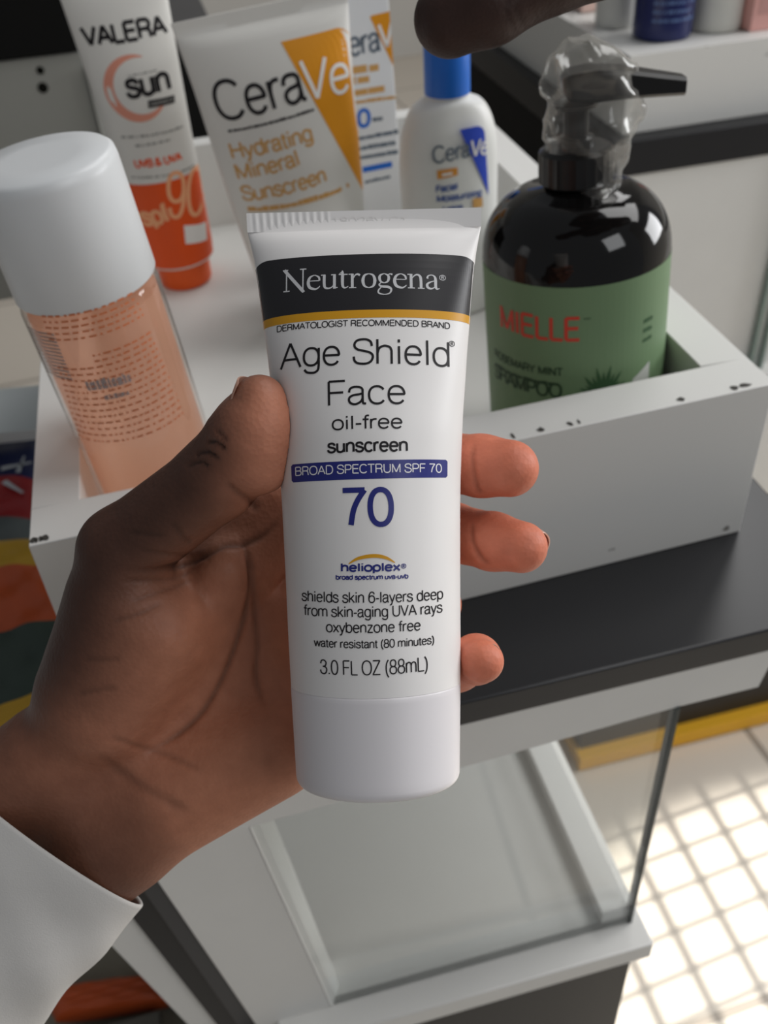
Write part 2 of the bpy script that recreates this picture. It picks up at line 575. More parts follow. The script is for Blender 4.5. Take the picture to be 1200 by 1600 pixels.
# upper rail + slanting left stile (one flat front frame)
def fr(px, py, y=YF + 0.001):
    return ony(px, py, y)


tl, bl = fr(391, 1292), fr(522, 1580)
bl2 = bl + (bl - tl) * 0.06
zt = ZC - 0.0135
g_r = 0.156
stl, sbl = fr(247, 1380), fr(398, 1600)
ds = (sbl - stl) / abs(sbl[2] - stl[2])
def on_strip(p, z):
    return p + ds * (p[2] - z)
sT = on_strip(stl, zt); sB = on_strip(stl, ZB - 0.05)
m = MB().prism([sT, (0.196, YF + .001, zt), (0.192, YF + .001, H - .3105), (g_r, YF + .001, H - .3105), tl], (0, 0.010, 0))
part(m, 'front_rail', M_white_paint, ctr, ca)
m = MB().prism([sT, tl, bl, (bl2[0], YF + .001, ZB - .05), sB], (0, 0.010, 0))
part(m, 'front_stile', M_white_paint, ctr, ca, bevel=0.0006)
# black corner strip and outer white side board, leaning like the stile
def strip(pa, pb, pc, pd, off, thick, top=None):
    a, b, c, d = (fr(*q, YF + off) for q in (pa, pb, pc, pd))
    def ext(p, q):
        e = (q - p) / abs(q[2] - p[2])
        return p + e * (p[2] - (top or zt)), p + e * (p[2] - (ZB - .1))
    t0, b0 = ext(a, b)
    t1, b1 = ext(c, d)
    return MB().prism([t0, t1, b1, b0], (0, thick, 0))
part(strip((230, 1400), (370, 1600), (248, 1380), (399, 1600), 0.003, .012), 'corner_strip', mat('charcoal_edge_band', (62, 62, 64), .5), ctr, ca)
part(strip((210, 1438), (338, 1600), (231, 1400), (371, 1600), 0.006, .05, zt - .012), 'side_panel', M_black_edge, ctr, ca)
part(strip((167, 1470), (293, 1600), (211, 1438), (339, 1600), 0.010, .04, H - .335), 'outer_board', M_white_paint, ctr, ca)
# base board, its front lip and the black plinth below
m = MB().box(-0.03, 0.1635, 0.196, 0.60, ZB - 0.015, ZB)
part(m, 'base_board', M_white_paint, ctr, ca, bevel=0.001)
part(MB().box(-0.05, 0.158, 0.204, 0.60, 0.0, ZB - 0.0152), 'plinth', M_black_edge, ctr, ca)
# right ledge and left ledge on the base board
m = MB()
la = onz(856, 1162, ZB); lb = onz(966, 1434, ZB); lc = onz(986, 1400, ZB); ld = onz(893, 1162, ZB)
m.prism([(0.1415, 0.2127, ZB), (0.157, 0.2127, ZB), (0.157, 0.584, ZB), (0.1415, 0.584, ZB)], (0, 0, 0.010))
part(m, 'ledge', M_white_paint, ctr, ca, bevel=0.0006)
e_ = np.array([.0068, .011, 0])
m = MB().prism([tl + [0, -.0008, 0], tl + e_, bl + e_ * .8, bl + [0, -.0008, 0]], (-.0015, .012, 0))
part(m, 'ledge', M_white_paint, ctr, ca)
part(MB().box(-0.045, 0.157, 0.585, 0.60, ZB, zt), 'back_panel', M_white_paint, ctr, ca)
# front glass and side glass
m = MB()
m.prism([tl, (g_r, YF + .001, H - .3105), (g_r - .0005, YF + .001, ZB), (bl[0], YF + .001, ZB)], (0, 0.004, 0))
part(m, 'glass_pane', M_glass, ctr, ca, smooth=0)
part(MB().box(g_r - .0003, g_r + .0012, YF, YF + .005, ZB, H - .3105), 'glass_edge', M_glass_edge, ctr, ca, smooth=0)

# ------------------------------------------------------------------ white tray on the counter
ZR = H - 0.2
ZF = H - 0.2542


def tray(name, x0, x1, yl, yr, yb, z0, zr, zf, wall, label):
    t = empty(name, ((x0 + x1) / 2, (yl + yb) / 2, z0), label, 'tray', 'white display trays')
    b = np.array(t.location)
    sl = (yr - yl) / (x1 - x0)
    i0, i1 = x0 + wall * .82, x1 - wall
    f0, f1 = yl + wall, yr + wall
    part(MB().hexa([(x0, yl, z0), (x1, yr, z0), (x1, f1, z0), (x0, f0, z0), (x0, yl, zr), (x1, yr, zr), (x1, f1, zr), (x0, f0, zr)]), 'front_board', M_tray, t, b, bevel=.0003)
    part(MB().hexa([(x0, f0, z0), (i0, f0, z0), (i0, yb, z0), (x0, yb, z0), (x0, f0, zr), (i0, f0, zr), (i0, yb, zr), (x0, yb, zr)]), 'side_board', M_tray, t, b, bevel=.0003)
    part(MB().hexa([(i1, f1, z0), (x1, f1, z0), (x1, yb, z0), (i1, yb, z0), (i1, f1, zr), (x1, f1, zr), (x1, yb, zr), (i1, yb, zr)]), 'side_board', M_tray, t, b, bevel=.0003)
    part(MB().box(i0, i1, yb - wall * .7, yb, z0, zr), 'back_board', M_tray, t, b, bevel=.0006)
    part(MB().hexa([(i0, f0, z0), (i1, f1, z0), (i1, yb - wall * .7, z0), (i0, yb - wall * .7, z0), (i0, f0, zf), (i1, f1, zf), (i1, yb - wall * .7, zf), (i0, yb - wall * .7, zf)]), 'bottom_board', M_tray, t, b)
    return t


# white paint chipped along edges: dark specks where a fine noise peaks
M_tray, nt, p = nodes('chipped_white_paint')
p.inputs['Roughness'].default_value = 0.5
tcn = nt.nodes.new('ShaderNodeTexCoord')
n1 = nt.nodes.new('ShaderNodeTexNoise'); n1.inputs['Scale'].default_value = 75; n1.inputs['Detail'].default_value = 3
rp = nt.nodes.new('ShaderNodeValToRGB')
rp.color_ramp.elements[0].position = 0.715; rp.color_ramp.elements[0].color = srgb(222, 221, 217)
rp.color_ramp.elements[1].position = 0.745; rp.color_ramp.elements[1].color = srgb(120, 117, 112)
nt.links.new(tcn.outputs['Object'], n1.inputs['Vector'])
nt.links.new(n1.outputs['Fac'], rp.inputs['Fac'])
nt.links.new(rp.outputs['Color'], p.inputs['Base Color'])
tr = tray('display_tray', -0.0678, 0.2065, 0.2535, 0.2628, 0.637, ZC + .0002, ZR, ZF, 0.0200, 'chipped white wooden tray full of tubes and bottles on the black worktop')
# chips along the front rim
m = MB()
for px, py, wpx in ((1072, 633, 9), (890, 662, 5), (845, 672, 7), (1172, 610, 12), (1155, 614, 8), (70, 852, 6), (57, 845, 3), (64, 838, 3), (50, 861, 5), (905, 660, 3), (800, 680, 3)):
    c = onz(px, py, ZR)
    r = wpx * 0.36 / F
    yy = np.interp(c[0], [-0.0678, 0.2065], [0.2535, 0.2628])
    pts = []
    for k in range(9):
        a = 2 * pi * k / 9
        q = .6 + .5 * random.random()
        pts.append((c[0] + r * q * math.cos(a), max(yy + .0006, yy + .0026 + .0018 * q * math.sin(a)), ZR + .00012))
    m.add(pts, [tuple(range(9))])
tag(part(m, 'paint_chips', M_edge_worn, tr, np.array(tr.location), fix=False), kind='stuff')

# ------------------------------------------------------------------ sunscreen tube held in the hand (sharp foreground)
S = 0.22 / F             # metres per pixel at the tube's axis
D0 = 0.22
top_c = at(568.5, 330, D0)
bot_c = at(591.5, 1240, D0)
ez = (top_c - bot_c) / np.linalg.norm(top_c - bot_c)
ey = R[2]
ex = np.cross(ey, ez)
TM = Matrix(((ex[0], ey[0], ez[0], top_c[0]), (ex[1], ey[1], ez[1], top_c[1]), (ex[2], ey[2], ez[2], top_c[2]), (0, 0, 0, 1)))
TMn = np.array(TM)
TMi = np.linalg.inv(TMn)
pk = [(330, 184), (360, 183), (400, 174.5), (440, 169), (500, 162.5), (560, 156), (600, 152.5), (650, 147.5), (700, 144), (750, 141), (800, 139), (900, 136.5), (1000, 134.5), (1065, 132.5), (1205, 127.5), (1300, 127)]
ntube = Tube((1066 - 330) * S, [((y - 330) * S, a * S * 0.995) for y, a in pk], 19.6e-3, 30 * S, 4 * 184 * S).smooth()
NL = ntube.L


def npt(px, py):
    """pixel on the photographed label -> (u, v) on the tube's front"""
    d = D0 - 0.012
    for _ in range(6):
        q = at(px, py, d)
        l = TMi @ np.append(q, 1)
        v = max(0, -l[2])
        a, b = ntube.a(v), ntube.b(v)
        t = min(.999, abs(l[0]) / a)
        d = D0 - b * math.sqrt(1 - t * t)
    return (l[0], l[2])


nt_o = empty('sunscreen_tube', top_c, 'white sunscreen tube with black and gold band held upright in the hand', 'sunscreen tube')
nt_o.matrix_world = TM
m = MB()
# ribbed crimp
nr = 180
cr_h = ntube.crimp
for sgn in (-1, 1):
    rows = []
    for v in np.linspace(0, cr_h, 5):
        row = []
        for j in range(nr + 1):
            t = j / nr
            u = (t * 2 - 1) * ntube.a(v)
            amp = 0.00013 if (.02 < t < .36) else 0.0
            d = 0.0006 + amp * math.sin(t * nr * 0.5 * pi * .72) * (0 if v in (0, cr_h) else 1)
            row.append((u, sgn * d, -v))
        rows.append(row)
    m.rings(rows, 0, closed=False)
m.add([(-ntube.a(0), -.0006, 0), (ntube.a(0), -.0006, 0), (ntube.a(0), .0006, 0), (-ntube.a(0), .0006, 0)], [(0, 1, 2, 3)])
vv = np.concatenate([[0.002, cr_h], np.linspace(cr_h + .0004, NL, 70)])
m.rings([ntube.ring(v, 96) for v in vv], 0, cap0=True, cap1=True)
fs = ntube.surf(0.00005)
put_text(m, '18026V C1', npt(520, 354), npt(632, 353), 16 * S, ntube.surf(0.00013), 0, 0.1)
m.build('tube_body', WHITE_PLASTIC, nt_o, smooth=50, fix=False)
# flip cap
m = MB()
r1 = ntube.a(NL)
cl = (1205 - 1066) * S
prof = [(r1 * .97, -NL + .0003), (r1 * .998, -NL - .0001), (r1 * 1.002, -NL - .0004)]
for t in np.linspace(.05, 1, 12):
    prof.append((r1 * 1.002 + (127 * S - r1) * t, -NL - .0004 - (cl - .0004) * t))
re = 127 * S
for t in np.linspace(0.1, 1, 8):
    prof.append((re - .0022 * (1 - math.cos(t * pi / 2)), -NL - cl - .0022 * math.sin(t * pi / 2)))
prof.append((re * .5, prof[-1][1] - .0001))
m.rings([[(r * math.cos(2 * pi * j / 96), r * math.sin(2 * pi * j / 96), z) for j in range(96)] for r, z in prof])
m.build('cap', mat('white_cap_plastic', (228, 224, 226), 0.36, 0.4), nt_o, smooth=40)

# printed front label
fs = ntube.surf(0.00004)
fs2 = ntube.surf(0.00008)
m = MB()
NB, NG, NK, NBLUE, NW, NSIL = range(6)
# black band, gold line
cols, gold = [], []
for f in np.linspace(-.9985, .9985, 121):
    vt = npt(570, 397)[1]
    vb = npt(575, 484)[1]
    vg = npt(575, 496.5)[1]
    e = abs(f)
    drop = 0.0 if e < .86 else ((e - .86) / .14) ** 2 * .0012
    u = f
    cols.append((u, vt - drop, vb))
    gold.append((u, vb, vg))


def band(cs, mi, sf):
    rows = []
    for (f, v0, v1) in cs:
        col = []
        for k in range(9):
            v = v0 + (v1 - v0) * k / 8
            col.append(sf(f * ntube.a(-v), v))
        rows.append(col)
    m.rings(rows, mi, closed=False)


band(cols, NB, fs)
band(gold, NG, fs)


def T(s, x0, x1, yb0, yb1, cap, mi=NK, wt=0.12, sf=fs2, tr=0.0):
    put_text(m, s, npt(x0, yb0), npt(x1, yb1), cap * S * .945, sf, mi, wt, tr)


# serif brand lettering drawn stroke by stroke
def serif(x0, x1, yb0, yb1, xh):
    g = {}
    g['N'] = (1.5, [[(.24, 0, .08), (.24, 1.46, .08)], [(.1, 1.5, .2), (.3, 1.22, .2), (1.22, .02, .2), (1.3, -.06, .14)], [(1.27, 0, .08), (1.27, 1.46, .08)], [(0, 1.47, .07), (.34, 1.47, .07)], [(.04, .03, .07), (.44, .03, .07)], [(1.07, 1.47, .07), (1.47, 1.47, .07)]])
    g['e'] = (.88, [[(.1, .6, .055), (.77, .6, .055)], [(.79, .6, .1), (.74, .84, .12), (.48, .985, .06), (.2, .84, .14), (.1, .5, .19), (.2, .16, .18), (.5, .03, .12), (.68, .08, .08), (.82, .22, .05)]])
    g['u'] = (1.06, [[(.2, 1, .17), (.2, .35, .17), (.26, .1, .14), (.45, .03, .1), (.65, .1, .07), (.8, .28, .05)], [(.82, 1, .17), (.82, .0, .17)], [(0, .96, .07), (.22, .98, .05)], [(.62, .96, .07), (.84, .98, .05)], [(.8, .05, .1), (1.02, .08, .05)]])
    g['t'] = (.62, [[(.24, 1.24, .05), (.25, 1.0, .17), (.25, .3, .17), (.31, .08, .13), (.44, .04, .08), (.6, .13, .05)], [(.02, .965, .07), (.56, .965, .07)], [(.02, .96, .04), (.22, 1.16, .05)]])
    g['r'] = (.74, [[(.22, 1, .17), (.22, 0, .17)], [(0, .96, .07), (.24, .98, .05)], [(.02, .03, .06), (.46, .03, .06)], [(.28, .68, .05), (.4, .9, .08), (.55, .96, .12), (.68, .88, .14)]])
    g['o'] = (.98, [[(.48, .985, .06), (.22, .87, .13), (.12, .5, .19), (.22, .13, .13), (.48, .015, .06)], [(.48, .985, .06), (.74, .87, .13), (.84, .5, .19), (.74, .13, .13), (.48, .015, .06)]])
    g['g'] = (.95, [[(.42, .99, .05), (.2, .88, .12), (.14, .67, .16), (.22, .44, .12), (.42, .34, .05)], [(.42, .99, .05), (.64, .88, .12), (.7, .67, .16), (.62, .44, .12), (.42, .34, .05)], [(.62, .88, .05), (.78, .97, .08), (.92, .93, .12)],
                    [(.26, .4, .05), (.12, .22, .09), (.28, .1, .14), (.66, .06, .16), (.84, -.1, .13), (.74, -.36, .08), (.42, -.45, .06), (.1, -.36, .1), (.08, -.16, .09), (.26, .06, .05)]])
    g['n'] = (1.06, [[(.22, 1, .17), (.22, 0, .17)], [(0, .96, .07), (.24, .98, .05)], [(.02, .03, .06), (.44, .03, .06)], [(.28, .7, .05), (.44, .9, .08), (.62, .96, .11), (.78, .82, .16), (.82, .5, .17), (.82, 0, .17)], [(.62, .03, .06), (1.03, .03, .06)]])
    g['a'] = (.92, [[(.15, .72, .13), (.2, .9, .09), (.42, .98, .06), (.6, .88, .12), (.66, .65, .17), (.66, .22, .17), (.72, .06, .13), (.8, .05, .07), (.9, .1, .05)], [(.64, .6, .05), (.36, .5, .08), (.15, .34, .14), (.16, .14, .16), (.32, .04, .12), (.5, .08, .07), (.66, .24, .05)]])
    tot = sum(g[c][0] for c in 'Neutrogena') - .05
    p0, p1 = np.array(npt(x0, yb0)), np.array(npt(x1, yb1))
    e = (p1 - p0) / tot
    up = np.array([-e[1], e[0]]) / np.linalg.norm(e) * xh * S * .945
    x = 0
    for c in 'Neutrogena':
        w_, st = g[c]
        for s_ in st:
            sc = np.linalg.norm(e)
            put_stroke(m, [tuple(p0 + e * (x + q[0]) + up * q[1]) + (q[2] * sc * 1.0,) for q in s_], fs2, NSIL, 8)
        x += w_


serif(442, 686, 457, 453, 24.5)
T(RG, 687, 697, 439, 438.5, 10, NSIL, .1)
T('DERMATOLOGIST RECOMMENDED BRAND', 433, 703, 519.8, 514.6, 10.8, wt=.135)
T('Age Shield', 438, 702, 579.5, 575, 43, wt=.085)
T(RG, 702, 711, 542, 542, 10, wt=.1)
T('Face', 513, 634, 635.5, 632, 41, wt=.085)
T('oil-free', 519, 629, 673, 670, 23, wt=.115)
T('sunscreen', 512, 637, 709, 706, 22, wt=.15)
q = [npt(455, 726), npt(699, 718.5), npt(699, 746.5), npt(456, 754)]
put_quad(m, [(q[0][0] + .0004, q[0][1]), (q[1][0] - .0004, q[1][1]), (q[2][0] - .0004, q[2][1]), (q[3][0] + .0004, q[3][1])], fs, NBLUE, 40)
for i, j in ((0, 3), (1, 2)):
    sx = -1 if i == 0 else 1
    a_, b_ = np.array(q[i]), np.array(q[j])
    x0 = .0004 * -sx
    put_quad(m, [a_ + (x0, 0), a_ + (0, -.0004), b_ + (0, .0004), b_ + (x0, 0)], fs, NBLUE, 3)
T('BROAD SPECTRUM SPF 70', 462, 690, 744, 739, 14.5, NW, wt=.115)
T('70', 534, 615, 825, 823, 61, NBLUE, wt=.135)
put_stroke(m, [tuple(npt(545, 881)) + (.0002,), tuple(npt(560, 872.5)) + (.00065,), tuple(npt(584, 868.5)) + (.0008,), tuple(npt(603, 871.5)) + (.00065,), tuple(npt(617, 879)) + (.0002,)], fs2, NG)
T('helioplex', 533, 626, 894, 892.5, 14.5, NBLUE, wt=.2)
T(RG, 627, 635, 889, 888, 8, NBLUE, wt=.13)
T('broad spectrum uva-uvb', 525, 638, 906, 904, 8, NBLUE, wt=.2)
T('shields skin 6-layers deep', 472, 692, 939, 936, 17.5, wt=.105)
T('from skin-aging UVA rays', 475, 691, 961.5, 957, 17.5, wt=.105)
T('oxybenzone free', 510, 657, 988, 985, 17, wt=.11)
T('water resistant (80 minutes)', 491, 678, 1010, 1006, 13.5, wt=.12)
T('3.0 FL OZ (88mL)', 501, 668, 1053, 1048, 23, wt=.085)
m.build('label', [mat('black_band', (38, 37, 40), .36, .45), mat('gold_ink', (215, 155, 30), .4, .4), INK,
                  mat('blue_ink', (38, 44, 122), .4, .4), mat('white_ink', (235, 233, 235), .5, .3),
                  mat('silver_ink', (205, 205, 207), .4, .5)], nt_o, smooth=0, fix=False)


# ------------------------------------------------------------------ flesh: signed distance fields turned into one continuous skin
def surface_nets(Fd, org, h):
    ins = Fd < 0
    nx, ny, nz = Fd.shape
    c = np.zeros((nx - 1, ny - 1, nz - 1), np.int8)
    for i in (0, 1):
        for j in (0, 1):
            for k in (0, 1):
                c += ins[i:nx - 1 + i, j:ny - 1 + j, k:nz - 1 + k]
    act = (c > 0) & (c < 8)
    idx = -np.ones(act.shape, np.int64)
    I, J, K = np.nonzero(act)
    idx[I, J, K] = np.arange(len(I))
    P = np.zeros((len(I), 3))
    n = np.zeros(len(I))
    cor = [(i, j, k) for i in (0, 1) for j in (0, 1) for k in (0, 1)]
    for a in cor:
        for b in cor:
            if sum(abs(x - y) for x, y in zip(a, b)) == 1 and a < b:
                fa = Fd[I + a[0], J + a[1], K + a[2]]
                fb = Fd[I + b[0], J + b[1], K + b[2]]
                m_ = (fa < 0) != (fb < 0)
                t = np.where(m_, fa / np.where(m_, fa - fb, 1), 0)
                for ax in range(3):
                    P[:, ax] += np.where(m_, a[ax] + (b[ax] - a[ax]) * t, 0)
                n += m_
    P /= n[:, None]
    V = (P + np.stack([I, J, K], 1)) * h + org
    faces = []
    for ax in range(3):
        s0 = [slice(None)] * 3
        s1 = [slice(None)] * 3
        s0[ax] = slice(0, -1)
        s1[ax] = slice(1, None)
        ch = ins[tuple(s0)] != ins[tuple(s1)]
        u, v = [a for a in range(3) if a != ax]
        lim = [slice(None)] * 3
        lim[u] = slice(1, -1)
        lim[v] = slice(1, -1)
        full = np.zeros_like(ch)
        full[tuple(lim)] = ch[tuple(lim)]
        q = np.array(np.nonzero(full)).T
        inside_first = ins[q[:, 0], q[:, 1], q[:, 2]]
        quad = []
        for du, dv in ((-1, -1), (0, -1), (0, 0), (-1, 0)):
            r = q.copy()
            r[:, u] += du
            r[:, v] += dv
            quad.append(idx[r[:, 0], r[:, 1], r[:, 2]])
        quad = np.stack(quad, 1)
        flip = inside_first if ax != 1 else ~inside_first
        quad = np.where(flip[:, None], quad, quad[:, ::-1])
        faces.append(quad)
    return V, np.concatenate(faces)


def seg(P, a, b, r0, r1):
    a, b = np.array(a, float), np.array(b, float)
    ba = b - a
    t = np.clip(((P - a) @ ba) / (ba @ ba), 0, 1)
    return np.linalg.norm(P - a - t[..., None] * ba, axis=-1) - (r0 + (r1 - r0) * t)


def ell(P, c, ax, r):
    """ellipsoid; ax rows = axes"""
    q = (P - np.array(c, float)) @ np.array(ax, float).T / np.array(r, float)
    k = np.linalg.norm(q, axis=-1)
    return (k - 1) * min(r) * (0.6 + 0.4 * np.clip(k, 0, 3))


def smin(a, b, k):
    h = np.clip(0.5 + 0.5 * (b - a) / k, 0, 1)
    return b + (a - b) * h - k * h * (1 - h)


def K(px, py, d):
    """pixel and depth in mm -> camera-space mm"""
    return np.array([(px - 600) * d / F, (py - 800) * d / F, d])


def chain(P, pts, k=2.0):
    d = None
    for (a, ra), (b, rb) in zip(pts[:-1], pts[1:]):
        s_ = seg(P, a, b, ra, rb)
        d = s_ if d is None else smin(d, s_, k)
    return d


def polydist(q, pts):
    """distance in the plane from points q (n,2) to a polyline, and position along it 0..1"""
    best = np.full(len(q), 1e9)
    pos = np.zeros(len(q))
    k = len(pts) - 1
    for i in range(k):
        a, b = np.array(pts[i], float), np.array(pts[i + 1], float)
        ba = b - a
        t = np.clip(((q - a) @ ba) / (ba @ ba), 0, 1)
        d = np.linalg.norm(q - a - t[:, None] * ba, axis=1)
        m_ = d < best
        best[m_] = d[m_]
        pos[m_] = (i + t[m_]) / k
    return best, pos


M_skin, nt, p = nodes('skin')
va = nt.nodes.new('ShaderNodeVertexColor')
va.layer_name = 'skin_tone'
tcn = nt.nodes.new('ShaderNodeTexCoord')
n1 = nt.nodes.new('ShaderNodeTexNoise'); n1.inputs['Scale'].default_value = 260; n1.inputs['Detail'].default_value = 5
n2 = nt.nodes.new('ShaderNodeTexVoronoi'); n2.inputs['Scale'].default_value = 900
nt.links.new(tcn.outputs['Object'], n1.inputs['Vector'])
nt.links.new(tcn.outputs['Object'], n2.inputs['Vector'])
mx = nt.nodes.new('ShaderNodeMix'); mx.data_type = 'RGBA'; mx.blend_type = 'MULTIPLY'
mx.inputs['Factor'].default_value = 0.35
mx.inputs['A'].default_value = (1, 1, 1, 1)
nt.links.new(va.outputs['Color'], mx.inputs['A'])
rp = nt.nodes.new('ShaderNodeValToRGB')
rp.color_ramp.elements[0].position = .3; rp.color_ramp.elements[0].color = (.62, .55, .52, 1)
rp.color_ramp.elements[1].position = .7; rp.color_ramp.elements[1].color = (1, 1, 1, 1)
nt.links.new(n1.outputs['Fac'], rp.inputs['Fac'])
nt.links.new(rp.outputs['Color'], mx.inputs['B'])
nt.links.new(mx.outputs['Result'], p.inputs['Base Color'])
p.inputs['Roughness'].default_value = 0.52
p.inputs['Specular IOR Level'].default_value = 0.35
p.inputs['Subsurface Weight'].default_value = 0.12
p.inputs['Subsurface Radius'].default_value = (1.0, .4, .25)
p.inputs['Subsurface Scale'].default_value = 0.0015
ad = nt.nodes.new('ShaderNodeMath'); ad.operation = 'ADD'
nt.links.new(n1.outputs['Fac'], ad.inputs[0]); nt.links.new(n2.outputs['Distance'], ad.inputs[1])
bp = nt.nodes.new('ShaderNodeBump'); bp.inputs['Strength'].default_value = 0.22; bp.inputs['Distance'].default_value = 0.0004
nt.links.new(ad.outputs[0], bp.inputs['Height'])
nt.links.new(bp.outputs['Normal'], p.inputs['Normal'])
M_nail = mat('fingernail', (196, 150, 130), 0.3, 0.5)
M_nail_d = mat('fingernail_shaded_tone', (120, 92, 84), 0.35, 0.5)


def flesh(name, sdf, lo, hi, h, tone, creases=(), folds=None):
    lo, hi = np.array(lo, float), np.array(hi, float)
    n = np.ceil((hi - lo) / h).astype(int) + 1
    ax = [lo[i] + h * np.arange(n[i]) for i in range(3)]
    Fd = np.empty(n)
    for i in range(0, n[0], 24):
        G = np.stack(np.meshgrid(ax[0][i:i + 24], ax[1], ax[2], indexing='ij'), -1)
        Fd[i:i + 24] = sdf(G)
    V, Q = surface_nets(Fd, lo, h)
    me = bpy.data.meshes.new(name)
    # vertex normals from the field
    e = .5
    N = np.stack([sdf(V + np.eye(3)[i] * e) - sdf(V - np.eye(3)[i] * e) for i in range(3)], 1)
    N /= np.linalg.norm(N, axis=1)[:, None] + 1e-9
    px = np.stack([V[:, 0] / V[:, 2] * F + 600, V[:, 1] / V[:, 2] * F + 800], 1)
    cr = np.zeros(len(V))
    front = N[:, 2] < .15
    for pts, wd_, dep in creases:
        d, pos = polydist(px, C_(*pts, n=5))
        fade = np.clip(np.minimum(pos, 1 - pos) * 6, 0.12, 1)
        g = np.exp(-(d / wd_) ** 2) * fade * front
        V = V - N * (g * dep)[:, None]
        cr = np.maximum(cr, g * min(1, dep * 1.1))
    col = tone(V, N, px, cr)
    wpos = V / 1000 @ R + CAM
    org = wpos.mean(0)
    me.from_pydata((wpos - org).tolist(), [], Q.tolist())
    me.polygons.foreach_set('use_smooth', [True] * len(me.polygons))
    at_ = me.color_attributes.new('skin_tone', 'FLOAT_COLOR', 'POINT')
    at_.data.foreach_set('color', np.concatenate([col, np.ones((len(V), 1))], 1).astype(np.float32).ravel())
    me.materials.append(M_skin)
    me.update()
    o = bpy.data.objects.new(name, me)
    COL.objects.link(o)
    o.location = tuple(org)
    return o


TMc = None


def tube_sdf(P):
    """mm, camera space; the held tube (slightly shrunk so that skin touches it)"""
    Wd = P / 1000 @ R + CAM
    L = (Wd - TMn[:3, 3]) @ TMn[:3, :3]
    v = np.clip(-L[..., 2], 0, (1205 - 330) * S + .002)
    a = np.where(v < NL, np.interp(v, [k[0] for k in ntube.ak], [k[1] for k in ntube.ak]), 127.5 * S)
    b = np.where(v < NL, np.interp(v, ntube.vs, ntube.bs), 127.5 * S)
    b = np.maximum(b, .002)
    q = np.sqrt((L[..., 0] / a) ** 2 + (L[..., 1] / b) ** 2)
    d = (q - 1) * np.minimum(a, b) * 1000
    return np.maximum(d, (-L[..., 2] - (1240 - 330) * S) * 1000)


# joints of the hand that holds the tube: (pixel x, pixel y, depth mm), radius mm
J = {
    'wr_u': (K(180, 1310, 252), 12.6), 'wr_r': (K(72, 1188, 250), 14.0),
    'fa_u': (K(40, 1480, 258), 16), 'fa_r': (K(-115, 1330, 256), 17),
    'i_m': (K(362, 902, 245), 9.0), 'm_m': (K(412, 985, 249), 9.5), 'r_m': (K(450, 1075, 250), 9.5), 'p_m': (K(476, 1150, 247), 9.5),
}
FING = {
    'index': [(K(362, 902, 245), 9.2), (K(548, 745, 258), 8.6), (K(690, 722, 246), 7.9), (K(752, 728, 233), 7.5), (K(797, 732, 228), 6.9)],
    'middle': [(K(412, 985, 249), 9.2), (K(600, 838, 264), 8.6), (K(705, 832, 251), 7.8), (K(770, 846, 236), 7.1), (K(815, 855, 230), 6.3)],
    'ring': [(K(450, 1075, 250), 9.0), (K(625, 950, 263), 8.3), (K(668, 945, 257), 7.4), (K(682, 945, 249), 6.6)],
    'pinky': [(K(476, 1150, 247), 8.5), (K(625, 1075, 256), 7.2), (K(715, 1040, 240), 6.2), (K(744, 1030, 225), 5.7), (K(753, 1033, 219), 5.1)],
}
THUMB = [(K(190, 1020, 240), 14.5), (K(193, 860, 231), 10.5), (K(338, 748, 222), 9.6), (K(392, 678, 215), 9.2), (K(406, 628, 212), 6.1)]


def hand_sdf(P):
    wrist = smin(seg(P, J['wr_u'][0], J['fa_u'][0], 12.6, 15.5), seg(P, J['wr_r'][0], J['fa_r'][0], 14, 17), 10)
    pal = None
    for k, c0 in (('i_m', K(120, 1180, 252)), ('m_m', K(150, 1225, 254)), ('r_m', K(180, 1265, 254)), ('p_m', K(212, 1300, 251))):
        s_ = seg(P, c0, J[k][0], 11.5, J[k][1])
        pal = s_ if pal is None else smin(pal, s_, 9)
    # pads of the palm
    pal = smin(pal, seg(P, K(165, 1110, 240), K(245, 985, 236), 13, 13.5), 8)         # thenar
    pal = smin(pal, seg(P, K(270, 1240, 247), K(420, 1170, 245), 12.5, 11.5), 8)      # hypothenar
    pal = smin(pal, seg(P, K(345, 915, 242), K(352, 890, 240), 8, 7.6), 3)            # web beside the index
    pal = smin(pal, seg(P, K(300, 910, 248), K(432, 790, 252), 10, 10), 4)               # skin between thumb and index
    d = smin(pal, wrist, 12)
    th0 = seg(P, THUMB[0][0], THUMB[1][0], THUMB[0][1], THUMB[1][1])
    d = smin(d, th0, 6)
    d = smin(d, seg(P, K(142, 1075, 244), K(190, 950, 238), 13.5, 12.5), 8)
    th = chain(P, THUMB[1:], 2.5)
    th = smin(th, seg(P, K(408, 722, 216), K(414, 668, 212.5), 7.2, 6.4), 4)
    d = smin(d, th, 3.2)
    fg = None
    for nme, pts in FING.items():
        f = chain(P, pts, 2.0)
        fg = f if fg is None else smin(fg, f, .8)
    d = smin(d, fg, 3.5)
    # skin yields to the tube
    d = np.maximum(d, -(tube_sdf(P) + .15))
    return d


def mixc(a, b, t):
    t = np.clip(t, 0, 1)[:, None]
    return a * (1 - t) + b * t


def sstep(x, a, b):
    t = np.clip((x - a) / (b - a), 0, 1)
    return t * t * (3 - 2 * t)


